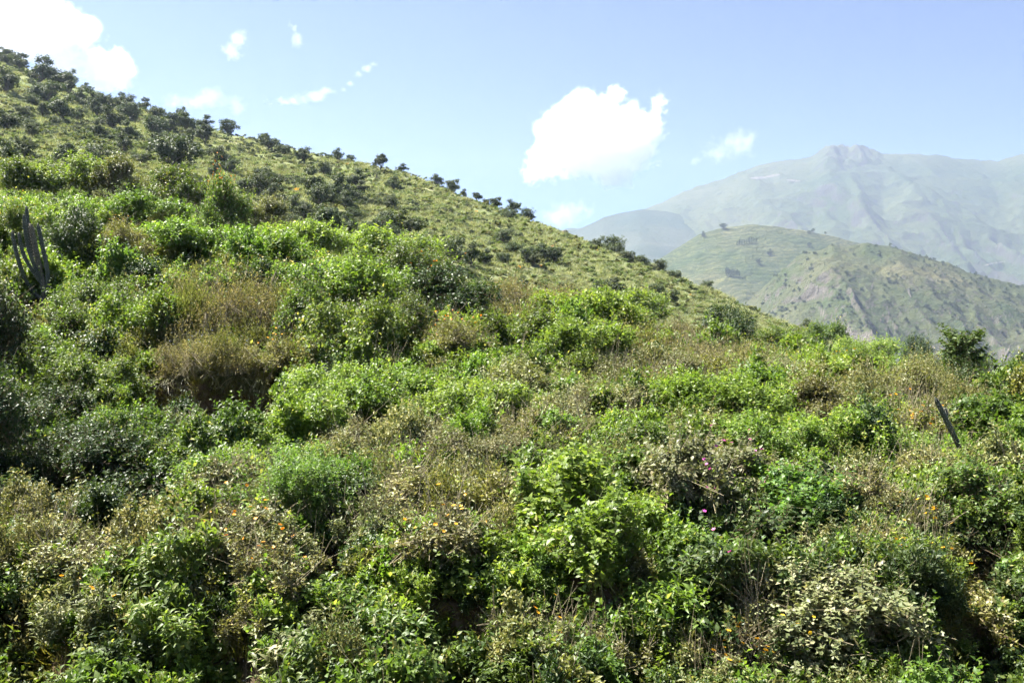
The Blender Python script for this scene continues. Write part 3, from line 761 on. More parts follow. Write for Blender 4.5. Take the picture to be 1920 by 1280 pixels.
 (1800, 1270, 60, 40, 'lanced', "dark leafy shrub at the bottom edge near the right corner"),
 (600, 1215, 84, 56, 'lancep', "pale broad-leaved bush at the bottom edge, left of the dark cleft"),
 (725, 1200, 72, 66, 'lance', "green broad-leaved bush left of the dark cleft, bottom centre"),
 (660, 1270, 110, 36, 'lancep', "sage-green long-leaved plants at the bottom edge, left of centre"),
 (955, 1262, 62, 40, 'lance', "green long-leaved plant right of the dark cleft at the bottom edge"),
 (1050, 1215, 70, 52, 'paledry', "pale dried weeds at the bottom edge right of centre", (OR, 8, .04, 1)),
 (1160, 1240, 70, 50, 'drygreen', "olive dried weeds at the bottom edge beside the bright leafy bush"),
 (1220, 1085, 58, 50, 'drygreen', "thin pale weeds hanging into the black hollow, lower right of centre"),
 (1000, 1110, 50, 34, 'narrowb', "small mossy green shrub above the dark cleft"),
 (905, 1110, 40, 30, 'narrowd', "small grey-green herb shrub right above the dark cleft"),
 (620, 1130, 60, 40, 'mid', "small leafy shrub under the black hollow"),
 (470, 1180, 52, 44, 'drygreen', "olive weeds over the mossy soil at the bottom left"),
 (220, 1245, 60, 40, 'lanced', "dark plant at the bottom edge left of the nettle-like plant"),
]
for e in SHRUBS:
    px, py, rx, ry, kind, label = e[:6]
    ob, pr, xs, zs = shrub(px, py, rx, ry, kind, label, flowers=e[6] if len(e) > 6 else None, group="shrubs on the near bank")
    if "magenta" in label or "pink" in label:       # its few large flowers are picked out one by one
        fm = flower_mesh('flower', 5, np.zeros((6, 3)), 1, 0.03 / xs, 0.02 / xs, 1, 5)
        n = 7 if "magenta" in label else 3
        tp = pr['tips']; gr = np.random.default_rng(3)
        # on the side that faces the road
        W = np.array(ob.matrix_basis.to_3x3()) if False else np.array(Euler(ob.rotation_euler).to_matrix())
        wt = (W @ (tp * np.array([xs, xs, zs])).T).T
        sc = wt[:, 2] * 0.9 - wt[:, 1] * 1.2 - 1.6 * np.abs(wt[:, 0] - .1) + gr.normal(0, .08, len(wt))
        for k in np.argsort(-sc)[:n]:
            f = part('flower', fm, 'magenta', ob)
            f.location = tp[k] + np.array([0, 0, .03]); f.rotation_euler = (0, 0, float(gr.random() * 6))

# the sapling on the right skyline
def sapling(px, py_top, py_base, half, label, kind='lanced'):
    g = at(px, py_base)
    h = (HY - py_top) / F * g[1] - g[2]; s = half * g[1] / F
    e = empty('sapling', (g[0], g[1], g[2] - .05))
    gg = np.random.default_rng(17)
    A, B, ra, rb = [], [], [], []
    P, D, N = [], [], []
    top = np.array([0.1 * s, 0, h * .72])
    A.append([0, 0, 0]); B.append(top * .5 + [.04, 0, 0]); ra.append(.035); rb.append(.026)
    A.append(B[-1]); B.append(top); ra.append(.026); rb.append(.015)
    for k in range(120):
        t = gg.uniform(.30, 1.0); o = np.array([0.1 * s * t, 0, h * .72 * t])
        th = gg.random() * 6.283
        d = np.array([math.cos(th), math.sin(th), gg.uniform(.25, 1.3)]); d /= np.linalg.norm(d)
        ln = s * gg.uniform(.65, 1.15) * (1.15 - .25 * t)
        tip = o + d * ln
        tip[2] = min(tip[2], h * 1.0)
        A.append(o); B.append(tip); ra.append(.009); rb.append(.004)
        for j in range(20):
            q = gg.uniform(.35, 1.05)
            P.append(o + (tip - o) * q); th2 = gg.random() * 6.283
            D.append(d * .5 + np.array([math.cos(th2), math.sin(th2), gg.uniform(-.8, .3)])); N.append(np.array([0, 0, .8]) + gg.normal(0, .4, 3))
    n = len(P)
    V, Fc, k = leaves_geo(np.array(P), np.array(D), np.array(N), gg.uniform(.10, .19, n), gg.uniform(.04, .065, n), 'lance')
    part('trunk', stem_mesh('trunk', np.array(A), np.array(B), np.array(ra), np.array(rb)), 'stem', e)
    part('crown', leaf_mesh('crown', [(V, Fc, k)], [np.clip(gg.normal(.75, .2, n), 0, 1)]), 'dark', e, 'stuff')  # dark leaf colour stands in for a crown seen against the light
    tag(e, label, 'sapling')
sapling(1800, 592, 730, 52, "leafy sapling standing alone above the crest on the right skyline")
sapling(1712, 638, 725, 20, "thin leafy shoot on the crest just left of the skyline sapling")

# ------------------------------------------------------------------ cacti
def ribbed(name, pts, rad, parent, mat, ribs=7):
    """tapering ribbed column along a bent line, with a rounded tip"""
    p = np.array(pts, float)
    seg = np.linalg.norm(np.diff(p, axis=0), axis=1); cum = np.concatenate([[0], np.cumsum(seg)])
    tt = np.linspace(0, cum[-1], 26)
    c = np.stack([np.interp(tt, cum, p[:, k]) for k in range(3)], 1)
    for _ in range(3): c[1:-1] = (c[:-2] + 2 * c[1:-1] + c[2:]) / 4
    T = unit(np.gradient(c, axis=0)); n = ribs * 4
    X = unit(np.cross(T, np.array([[0.0, 1.0, 0.05]]))); Yv = np.cross(T, X)
    ang = np.arange(n) * 6.2832 / n
    prof = 1.0 + 0.22 * np.cos(ang * ribs)
    q = np.linspace(0, 1, 26)
    tap = rad * (0.82 + 0.18 * np.sin(q * 3.1)) * np.sqrt(np.clip(1 - ((q - .93) / .075).clip(0, 1) ** 2, 0.02, 1))
    notch = 1 - 0.05 * (np.sin(q * 40) > .6)
    V = c[:, None] + (np.cos(ang) * prof)[None, :, None] * X[:, None] * (tap * notch)[:, None, None] + (np.sin(ang) * prof)[None, :, None] * Yv[:, None] * (tap * notch)[:, None, None]
    i, j = np.meshgrid(np.arange(25), np.arange(n), indexing='ij')
    Fq = np.stack([i * n + j, i * n + (j + 1) % n, (i + 1) * n + (j + 1) % n, (i + 1) * n + j], -1).reshape(-1, 4)
    V = np.concatenate([V.reshape(-1, 3), c[-1:] + T[-1:] * rad * .15])
    cap = [(25 * n + k, 25 * n + (k + 1) % n, len(V) - 1) for k in range(n)]
    o = mesh_obj(name, V, [tuple(map(int, f)) for f in Fq] + [tuple(map(int, f)) for f in cap], mat, smooth=True, parent=parent)
    # spine cushions along the ribs
    vs, fs = [], []
    for r_ in range(ribs):
        a = r_ * 6.2832 / ribs
        for s_ in range(3, 25):
            b = c[s_] + (math.cos(a) * X[s_] + math.sin(a) * Yv[s_]) * tap[s_] * 1.2
            o_ = unit((math.cos(a) * X[s_] + math.sin(a) * Yv[s_])[None])[0]
            z0 = len(vs); e = rad * .13
            vs += [b + T[s_] * e, b - T[s_] * e * .8, b + np.cross(T[s_], o_) * e * .7, b - np.cross(T[s_], o_) * e * .7, b + o_ * e * 1.4]
            fs += [(z0, z0 + 2, z0 + 4), (z0 + 2, z0 + 1, z0 + 4), (z0 + 1, z0 + 3, z0 + 4), (z0 + 3, z0, z0 + 4)]
    a = mesh_obj('spine_cushions', vs, fs, M['areole'], parent=o)
    a['kind'] = 'stuff'
    return o
M['cactus'] = plain_mat("cactus_skin", (0.042, 0.048, 0.032), (0.075, 0.078, 0.05), 5, rough=0.55, bump=0.1)  # skin colour darkened to carry the shade of its backlit side
M['cactusold'] = plain_mat("cactus_corky_skin", (0.10, 0.085, 0.06), (0.17, 0.15, 0.105), 9, rough=0.85, bump=0.3)
M['areole'] = plain_mat("spine_wool", (0.42, 0.39, 0.32), (0.58, 0.54, 0.46), 20)

g0 = at(84, 566)
ce = empty('candelabra_cactus', g0)
def cpt(zx, zy, dy=0.0):
    """offset from the cactus foot, read off the enlarged photo (5.12 px per photo px)"""
    k = g0[1] / F / 5.12
    return ((zx - 430) * k, dy, (1002 - zy) * k)
ribbed('trunk', [cpt(432, 1020), cpt(425, 930, .02), cpt(400, 810, .03), cpt(365, 660, .05), cpt(335, 500, .05), cpt(305, 340, .05), cpt(280, 250, .05)], .075, ce, M['cactusold'])
for pts, rr_ in (
    ([cpt(430, 1000), cpt(350, 935, -.05), cpt(280, 830, -.12), cpt(235, 720, -.15), cpt(205, 630, -.15), cpt(175, 520, -.15), cpt(150, 400, -.15), cpt(138, 322, -.15)], .055),
    ([cpt(400, 830, -.02), cpt(340, 720, -.12), cpt(280, 620, -.16), cpt(240, 530, -.16), cpt(218, 430, -.15), cpt(203, 338, -.15)], .050),
    ([cpt(385, 770, .1), cpt(320, 620, .2), cpt(270, 480, .24), cpt(240, 320, .25), cpt(222, 180, .25), cpt(213, 72, .25)], .052),
    ([cpt(395, 790, -.04), cpt(335, 640, -.1), cpt(292, 500, -.12), cpt(262, 350, -.12), cpt(250, 240, -.12), cpt(244, 168, -.12)], .052),
    ([cpt(432, 990, .02), cpt(465, 880, -.05), cpt(472, 760, -.08), cpt(452, 620, -.08), cpt(422, 490, -.08), cpt(396, 360, -.08), cpt(374, 252, -.08)], .056)):
    ribbed('arm', pts, rr_, ce, M['cactus'])
tag(ce, "tall candelabra cactus with six ribbed grey-green columns on the left slope", 'cactus')

g1 = at(1815, 888)
k1 = g1[1] / F
c2 = empty('leaning_cactus', g1)
def c2p(x, y, d=0.0): return ((x - 1815) * k1, d, (888 - y) * k1)
ribbed('trunk', [c2p(1822, 905), c2p(1808, 860), c2p(1790, 820), c2p(1775, 790), c2p(1764, 768), c2p(1753, 746)], .036, c2, M['cactus'], 6)
ribbed('arm', [c2p(1772, 792, .03), c2p(1778, 778, .06), c2p(1776, 766, .08)], .028, c2, M['cactus'], 6)
tag(c2, "slim cactus column leaning left among weeds, right side of the slope", 'cactus')

# ------------------------------------------------------------------ ground cover on the near bank (uncountable: one object for each sort)
def scatter(name, pts, rot, scl, protos, label_kind='stuff'):
    """one object that spreads the small plants over its points"""
    me = bpy.data.meshes.new(name)
    me.vertices.add(len(pts)); me.vertices.foreach_set("co", np.asarray(pts, np.float32).ravel())
    a = me.attributes.new("rot", 'FLOAT_VECTOR', 'POINT'); a.data.foreach_set("vector", np.asarray(rot, np.float32).ravel())
    a = me.attributes.new("scl", 'FLOAT_VECTOR', 'POINT'); a.data.foreach_set("vector", np.asarray(scl, np.float32).ravel())
    a = me.attributes.new("pick", 'INT', 'POINT'); a.data.foreach_set("value", np.random.default_rng(len(pts)).integers(0, len(protos), len(pts)).astype(np.int32))
    o = bpy.data.objects.new(name, me); COL.objects.link(o)
    c = bpy.data.collections.new(name + "_plants")
    for p in protos: c.objects.link(p)
    ng = bpy.data.node_groups.new(name, 'GeometryNodeTree')
    ng.interface.new_socket("Geometry", in_out='INPUT', socket_type='NodeSocketGeometry')
    ng.interface.new_socket("Geometry", in_out='OUTPUT', socket_type='NodeSocketGeometry')
    n, l = ng.nodes, ng.links
    gi = n.new("NodeGroupInput"); go = n.new("NodeGroupOutput")
    mp = n.new("GeometryNodeMeshToPoints"); l.new(gi.outputs[0], mp.inputs[0])
    ci = n.new("GeometryNodeCollectionInfo"); ci.inputs[0].default_value = c
    ci.inputs['Separate Children'].default_value = True; ci.inputs['Reset Children'].default_value = True
    ip = n.new("GeometryNodeInstanceOnPoints"); ip.inputs['Pick Instance'].default_value = True
    l.new(mp.outputs[0], ip.inputs['Points']); l.new(ci.outputs[0], ip.inputs['Instance'])
    for nm, ty, sk in (("rot", 'FLOAT_VECTOR', 'Rotation'), ("scl", 'FLOAT_VECTOR', 'Scale'), ("pick", 'INT', 'Instance Index')):
        na = n.new("GeometryNodeInputNamedAttribute"); na.data_type = ty; na.inputs[0].default_value = nm
        l.new(na.outputs[0], ip.inputs[sk])
    l.new(ip.outputs[0], go.inputs[0])
    md = o.modifiers.new("scatter", 'NODES'); md.node_group = ng
    tag(o, kind='stuff')
    return o

def proto(name, me, mat):
    me = me.copy(); me.materials.clear(); me.materials.append(M[mat])
    return bpy.data.objects.new(name, me)

def tuft_mesh(name, seed, n, Rad, H, W, lean=0.5, tm='blade'):
    g = np.random.default_rng(seed)
    r = np.sqrt(g.random(n)) * Rad; th = g.random(n) * 6.283
    P = np.stack([r * np.cos(th), r * np.sin(th), np.full(n, -.03)], 1)
    D = np.stack([np.cos(th) * r / Rad, np.sin(th) * r / Rad, np.zeros(n)], 1) * lean + g.normal(0, .28, (n, 3)) + np.array([0, 0, 1.0])
    N = g.normal(0, 1, (n, 3))
    L = H * g.uniform(.45, 1.15, n)
    V, Fc, k = leaves_geo(P, D, N, L, np.full(n, W) * g.uniform(.7, 1.3, n), tm)
    return leaf_mesh(name, [(V, Fc, k)], [np.clip(g.normal(.5, .22, n), 0, 1)])

herb = [shrub_geo(f"herb_{i}", 500 + i, 0.34, 0.48, 60, 11, 0.08, 0.048, 'ovate', lumps=5, slen=.26) for i in range(3)]
herbn = [shrub_geo(f"herbn_{i}", 520 + i, 0.34, 0.5, 62, 13, 0.092, 0.027, 'ovate', lumps=5, slen=.3, up=.9, lift=.2, spread=.6) for i in range(2)]
dryw = [shrub_geo(f"dryw_{i}", 540 + i, 0.36, 0.55, 66, 10, 0.07, 0.042, 'curl', lumps=5, slen=.34, droop=.2, lift=-.2, twigs=30) for i in range(3)]
stalk = [shrub_geo(f"stalk_{i}", 560 + i, 0.36, 0.55, 82, 10, 0.058, 0.022, 'curl', lumps=6, slen=.42, upright=True, spread=.6, twigs=26) for i in range(3)]
COVER = {
 'bright_herbs': [proto('herb', h['leaves'], 'bright') for h in herb] + [proto('herb', h['leaves'], 'bright') for h in herbn[:1]],
 'mid_herbs': [proto('herb', h['leaves'], 'mid') for h in herb] + [proto('herb', herbn[1]['leaves'], 'mid')],
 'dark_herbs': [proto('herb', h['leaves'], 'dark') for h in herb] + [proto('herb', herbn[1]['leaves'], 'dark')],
 'dried_weeds': [proto('weed', h['leaves'], 'dry') for h in dryw] + [proto('weed', h['leaves'], 'olive') for h in dryw[:2]],
 'tan_weeds': [proto('weed', h['leaves'], 'tan') for h in stalk] + [proto('weed', h['leaves'], 'dry') for h in stalk[:1]],
 'weed_stalks': [proto('stalks', h['stems'], 'twig') for h in stalk] + [proto('stalks', h['stems'], 'twig') for h in dryw],
 'grass_tufts': [proto('tuft', tuft_mesh('tuft', 600 + i, 90, .22, .5, .012), 'tan') for i in range(2)] + [proto('tuft', tuft_mesh('tuft', 610, 90, .2, .4, .012), 'moss')],
 'moss_tufts': [proto('tuft', tuft_mesh('tuft', 620 + i, 160, .25, .2, .008, lean=.9), 'moss') for i in range(2)],
}
TANGLE = {'bright_herbs': ('ovate', 'narrow', 'bright'), 'mid_herbs': ('ovate', 'lance', 'mid'), 'dark_herbs': ('dense', 'narrow', 'dark'), 'dried_weeds': ('dry', 'weed', 'dry'), 'tan_weeds': ('weed', 'dry', 'olive')}
tangle = {}
gq = np.random.default_rng(12)
NPT = 19000
yy = np.exp(gq.uniform(math.log(7.2), math.log(66), NPT)); uu = gq.uniform(-.66, .66, NPT)
# even cover per square metre: thin out the near rows (the draw above is denser close by), fewer but larger plants far away
keepp = gq.random(NPT) < np.clip((yy / 13.0) ** 1.0, .35, 1.0)
yy, uu = yy[keepp], uu[keepp]
xx = uu * yy; zz = terrain(xx, yy)
prow = HY - F * zz / yy; pcol = 960 + F * uu
nrm = np.stack([-(terrain(xx + .1, yy) - zz) / .1, -(terrain(xx, yy + .1) - zz) / .1, np.ones(len(xx))], 1)
steep = nrm[:, 2] / np.linalg.norm(nrm, axis=1) < 0.55
PATCH = [  # patches of one sort of cover (photo position, reach, sort, weight)
 (390, 650, 130, 'tan_weeds', 5), (980, 590, 120, 'tan_weeds', 14), (1300, 690, 120, 'tan_weeds', 14), (1200, 690, 90, 'dried_weeds', 3),
 (100, 1060, 120, 'dried_weeds', 5), (450, 1040, 130, 'dried_weeds', 4), (800, 960, 170, 'dried_weeds', 5), (760, 850, 130, 'dried_weeds', 4), (1000, 800, 120, 'dried_weeds', 3), (1120, 780, 90, 'dried_weeds', 3),
 (1620, 960, 100, 'dried_weeds', 4), (1720, 850, 110, 'dried_weeds', 3), (1560, 1180, 150, 'dried_weeds', 3), (1850, 1080, 90, 'dried_weeds', 3), (1660, 760, 120, 'dried_weeds', 2.5),
 (850, 650, 90, 'dried_weeds', 3), (80, 870, 130, 'dark_herbs', 10), (200, 930, 120, 'dark_herbs', 12), (1430, 1040, 130, 'dark_herbs', 5), (1860, 1030, 90, 'dark_herbs', 4), (620, 1030, 60, 'dark_herbs', 5), (840, 590, 80, 'dark_herbs', 4),  # dark herbs in the hollows also put shade into the cover's colour
 (850, 1120, 110, 'moss_tufts', 5), (1030, 1160, 80, 'moss_tufts', 4), (450, 1220, 70, 'moss_tufts', 4), (30, 1230, 70, 'moss_tufts', 4), (1790, 1080, 80, 'moss_tufts', 4),
 (700, 560, 180, 'bright_herbs', 3), (300, 400, 200, 'bright_herbs', 2), (880, 770, 130, 'bright_herbs', 3), (1500, 780, 200, 'bright_herbs', 2.5), (1080, 640, 120, 'bright_herbs', 3), (260, 640, 90, 'bright_herbs', 3), (1080, 1000, 140, 'bright_herbs', 3)]
big = gq.random(len(xx)) < .055
sorts = ['bright_herbs', 'mid_herbs', 'dark_herbs', 'dried_weeds', 'tan_weeds', 'grass_tufts', 'moss_tufts']
Wt = np.tile(np.array([1.7, 1.5, .5, .3, .1, .2, .03]), (len(xx), 1))
Wt[:, 3] *= 1 + 2 * np.clip(fbm(xx / 2.5, yy / 2.5, 3) * 3, -.45, 2)
Wt[:, 0] *= 1 + 2 * np.clip(fbm(xx / 3 + 50, yy / 3, 3) * 3, -.45, 2)
for (cx, cy_, rr_, so_, w_) in PATCH:
    Wt[:, sorts.index(so_)] += w_ * np.exp(-(((pcol - cx) / rr_) ** 2 + ((prow - cy_) / (rr_ * .6)) ** 2))
cw = np.cumsum(Wt, 1); pick = (gq.random(len(xx))[:, None] * cw[:, -1:] > cw).sum(1)
foot = (np.abs(pcol - 75) < 50) & (prow > 560) & (prow < 665) & ((gq.random(len(xx)) < .8) | big)
hol = np.zeros(len(xx), bool)
for cx, cY, hw, hd, dep in HOLLOWS:
    hol |= (np.abs(pcol - cx) < hw * .8) & (np.abs(yy - cY) < hd * .9)
hol &= (gq.random(len(xx)) < .8) | big
cut = (pcol > 245) & (pcol < 545) & (yy > 20.6) & (yy < 24.3)
lower = (prow > 1150) & (gq.random(len(xx)) < .45)
for si, so_ in enumerate(sorts):
    sel = (pick == si) & ~(steep & (gq.random(len(xx)) < (.8 if si < 6 else .1))) & ~((lower) & (si < 6)) & ~foot & ~hol & ~cut
    k = sel.sum(); ysel = yy[sel]
    s = gq.uniform(.7, 1.3, k) * np.clip(ysel / 20, .85, 1.5)
    rot = np.stack([gq.normal(0, .12, k), gq.normal(0, .12, k), gq.random(k) * 6.283], 1)
    pts = np.stack([xx[sel], ysel, zz[sel] - .03], 1)
    bg = big[sel]
    scatter(so_, pts[~bg], rot[~bg], np.stack([s, s, s * gq.uniform(.8, 1.25, k)], 1)[~bg], COVER[so_])
    if so_ in TANGLE:
        sb = gq.uniform(.55, 1.15, k) * np.clip(ysel / 20, .8, 1.3)
        tangle[so_] = (pts[bg], rot[bg], np.stack([sb, sb, sb * gq.uniform(.7, 1.35, k)], 1)[bg])
    if so_ in ('dried_weeds', 'tan_weeds'):
        st_ = 'weed_stalks' if so_ == 'tan_weeds' else 'dry_stalks'
        pr_ = COVER['weed_stalks'] if so_ == 'tan_weeds' else [o.copy() for o in COVER['weed_stalks']]
        q = gq.random(k) < .22
        scatter(st_, pts[q], rot[q], np.stack([s, s, s], 1)[q], pr_)

for so_, (pt_, ro_, sc_) in tangle.items():
    ga, gb, mt_ = TANGLE[so_]
    scatter(so_.split('_')[0] + '_tangle', pt_, ro_, sc_, [proto('tangle', G[ga][0]['leaves'], mt_), proto('tangle', G[ga][1]['leaves'], mt_), proto('tangle', G[gb][0]['leaves'], mt_)])

# roots, tufts and stones on the bare faces of the bank
gs = np.random.default_rng(31); ns = 90000
by = np.concatenate([gs.uniform(8.6, 11.0, ns // 2), gs.uniform(22.6, 24.6, ns // 2)]); bu = np.concatenate([gs.uniform(-.55, .55, ns // 2), gs.uniform(-.40, -.20, ns // 2)])
bxx = bu * by; bz = terrain(bxx, by)
gxn = (terrain(bxx + .06, by) - bz) / .06; gyn = (terrain(bxx, by + .06) - bz) / .06
st2 = np.nonzero(1 / np.sqrt(1 + gxn ** 2 + gyn ** 2) < .62)[0]
def on_face(name, num, protos, smin, smax, tilt):
    q = gs.choice(st2, min(num, len(st2)), replace=False); k = len(q)
    s_ = gs.uniform(smin, smax, k)
    rot_ = np.stack([gs.normal(tilt, .35, k), gs.normal(0, .35, k), gs.normal(0, .6, k)], 1)
    scatter(name, np.stack([bxx[q], by[q] - .02, bz[q]], 1), rot_, np.stack([s_, s_, s_], 1), protos)
on_face('bank_moss', 900, [proto('tuft', tuft_mesh('btuft', 650 + i, 70, .12, .16, .008, lean=1.2), m_) for i, m_ in enumerate(('moss', 'tan', 'moss'))], .6, 1.5, .9)
on_face('bank_roots', 260, [proto('root', stem_mesh('root', *root_), 'twig') for root_ in [(lambda g: (np.array([[0, 0, 0], [0, -.05, -.12], [.02, 0, 0.]]), np.array([[0, -.05, -.12], [.04, -.04, -.32], [-.07, -.06, -.22]]), np.full(3, .006), np.full(3, .003)))(0)]], .6, 1.6, 0)
def stone_mesh(seed):
    g = np.random.default_rng(seed); d = unit(g.normal(size=(14, 3)))
    import bmesh
    bm = bmesh.new()
    for v in d * g.uniform(.7, 1.1, (14, 1)) * np.array([1, .8, .6]): bm.verts.new(v)
    bmesh.ops.convex_hull(bm, input=bm.verts)
    me = bpy.data.meshes.new('stone'); bm.to_mesh(me); bm.free()
    return me
M['stone'] = plain_mat("bank_stone", (0.09, 0.075, 0.055), (0.22, 0.185, 0.14), 3)
on_face('bank_stones', 500, [proto('stone', stone_mesh(5 + i), 'stone') for i in range(3)], .02, .075, 0)

# drooping grass along the lip of the cut bank
gl = np.random.default_rng(77); n = 1700
pxl = gl.uniform(235, 560, n); yl = 24.25 + gl.uniform(-.12, .5, n)
P = []
for a_, b_ in zip(pxl, yl): P.append(((a_ - 960) / F * b_, b_, 0))
P = np.array(P); P[:, 2] = terrain(P[:, 0], P[:, 1] + .45) + .02
D = np.stack([gl.normal(0, .35, n), -gl.uniform(.3, 1.0, n), gl.uniform(-.7, .35, n)], 1)
V, Fc, k = leaves_geo(P, D, np.stack([gl.normal(0, .3, n), -np.ones(n) * .3, np.ones(n)], 1), gl.uniform(.25, .75, n), gl.uniform(.014, .026, n), 'blade')
hg = bpy.data.objects.new('hanging_grass', leaf_mesh('hanging_grass', [(V, Fc, k)], [np.clip(gl.normal(.4, .25, n), 0, 1)])); COL.objects.link(hg)
hg.data.materials.append(M['tan']); tag(hg, kind='stuff')

# ------------------------------------------------------------------ grass, herbs and trees of the hill
NH = 52000
hy = np.exp(gq.uniform(math.log(56), math.log(330), NH)); hu = gq.uniform(-.62, .42, NH)
hk = gq.random(NH) < np.clip((hy / 190) ** 1.0, .3, 1)
hy, hu = hy[hk], hu[hk]; hxx = hu * hy; hzz = terrain(hxx, hy)
hg1 = [proto('tuft', tuft_mesh('htuft', 700 + i, 130, .75, .75, .055, lean=.6), 'hillgrass') for i in range(3)]
hb = [shrub_geo(f"hbush_{i}", 720 + i, .75, .95, 75, 9, .17, .11, 'ovate', lumps=6, slen=.4) for i in range(3)]
hg2 = [proto('bush', h['leaves'], 'hillgreen') for h in hb]
hg3 = [proto('bush', h['leaves'], 'hillolive') for h in hb]
hg4 = [proto('bush', h['leaves'], 'hilltree') for h in hb]
hg5 = [proto('flowers', tuft_mesh('hflow', 740, 30, .6, .8, .12, tm='card'), 'orange')]
nzh = fbm(hxx / 22, hy / 22, 4); r_ = gq.random(len(hy))
pk = np.where(r_ < .40 - .25 * nzh, 0, np.where(r_ < .72, 1, np.where(r_ < .935 + .1 * nzh, 2, np.where(r_ < .97, 0, np.where(r_ < .996, 3, 4)))))
n3 = fbm(hxx / 26 + 40, hy / 34 + 11, 3)
thick = gq.random(len(hy)) < np.clip((n3 - .06) * 3.2, 0, .55) * np.clip(1.25 - (hu + .5) * 1.3, .15, 1)
pk = np.where(thick, 3, pk)
for si, (nm, pr_) in enumerate((('hill_grass', hg1), ('hill_herbs', hg2), ('hill_olive_scrub', hg3), ('hill_dark_scrub', hg4), ('hill_orange_flowers', hg5))):
    sel = pk == si; k = sel.sum()
    s = gq.uniform(.55, 1.25, k) * np.clip(hy[sel] / 150, .55, 1.1) * (1.0, .8, .75, .8, .45)[si]
    scatter(nm, np.stack([hxx[sel], hy[sel], hzz[sel] - .05], 1), np.stack([gq.normal(0, .1, k), gq.normal(0, .1, k), gq.random(k) * 6.283], 1),
            np.stack([s, s, s * gq.uniform(.7, 1.1, k)], 1), pr_)

def tree_geo(name, seed, H=4.0, spread=1.7, nl=11, leaves=4200, L=.22, flat=.6, trunk=.22, bare=False):
    """gnarled small tree: forked crooked trunk and a lumpy crown with gaps"""
    g = np.random.default_rng(seed)
    A, B, ra, rb = [], [], [], []
    lean = g.normal(0, .5, 2)
    fork = np.array([lean[0] * H * .3, lean[1] * H * .3, H * trunk])
    mid = fork * .5 + np.append(g.normal(0, .08, 2), 0)
    A += [np.array([0, 0, -.3]), mid]; B += [mid, fork]; ra += [.17, .14]; rb += [.14, .12]
    C = []
    for k in range(nl):
        th = k * 2.4 + g.normal(0, .4); rr = spread * math.sqrt((k + .5) / nl) * g.uniform(.45, 1.15)
        z = H * (.20 + .62 * g.uniform(.12, 1.05) * (1 - .45 * (rr / spread) ** 2))
        c = np.array([fork[0] + rr * math.cos(th), fork[1] + rr * math.sin(th), z]); C.append(c)
        e = fork + (c - fork) * .5 + g.normal(0, .12, 3)
        A += [fork, e]; B += [e, c]; ra += [.085, .055]; rb += [.055, .025]
    C = np.array(C); lr = g.uniform(.4, 1.0, nl) * spread / 1.7
    for k in range(nl):
        for j in range(4):
            d = unit(g.normal(size=(1, 3)))[0]
            A.append(C[k]); B.append(C[k] + d * lr[k] * .8); ra.append(.022); rb.append(.01)
    n = leaves // 6 if bare else leaves
    li = g.choice(nl, n, p=lr ** 2 / (lr ** 2).sum())
    # twig-end clumps of leaves make the crown lumpy
    cl = unit(g.normal(size=(nl * 16, 3))) * g.uniform(.55, 1.0, (nl * 16, 1)); cl[:, 2] *= flat
    ci = g.integers(0, 16, n)
    off = cl[li * 16 + ci] * lr[li][:, None]
    P = C[li] + off + g.normal(0, .13, (n, 3))
    D = unit(off) * .6 + g.normal(0, .6, (n, 3)) + np.array([0, 0, -.15]); N = unit(off) * .6 + np.array([0, 0, .7]) + g.normal(0, .4, (n, 3))
    V, Fc, k = leaves_geo(P, D, N, L * g.uniform(.6, 1.25, n), L * .55 * g.uniform(.7, 1.2, n), 'ovate')
    lm = leaf_mesh(name + '_crown', [(V, Fc, k)], [np.clip(g.normal(.5, .22, n), 0, 1)])
    sm = stem_mesh(name + '_trunk', np.array(A), np.array(B), np.array(ra), np.array(rb))
    return sm, lm
TREES = [tree_geo(f"tree_{i}", 800 + i, spread=(1.7, 1.5, 2.1, 1.6, 1.9, 1.35)[i], nl=(11, 9, 13, 12, 10, 8)[i], trunk=(.12, .16, .1, .1, .18, .14)[i]) for i in range(6)]
BARE = tree_geo("bare_tree", 820, nl=9, bare=True)
BUSHES = [tree_geo(f"bush_{i}", 830 + i, H=3.0, spread=1.9, nl=12, trunk=.1, flat=.85) for i in range(2)]

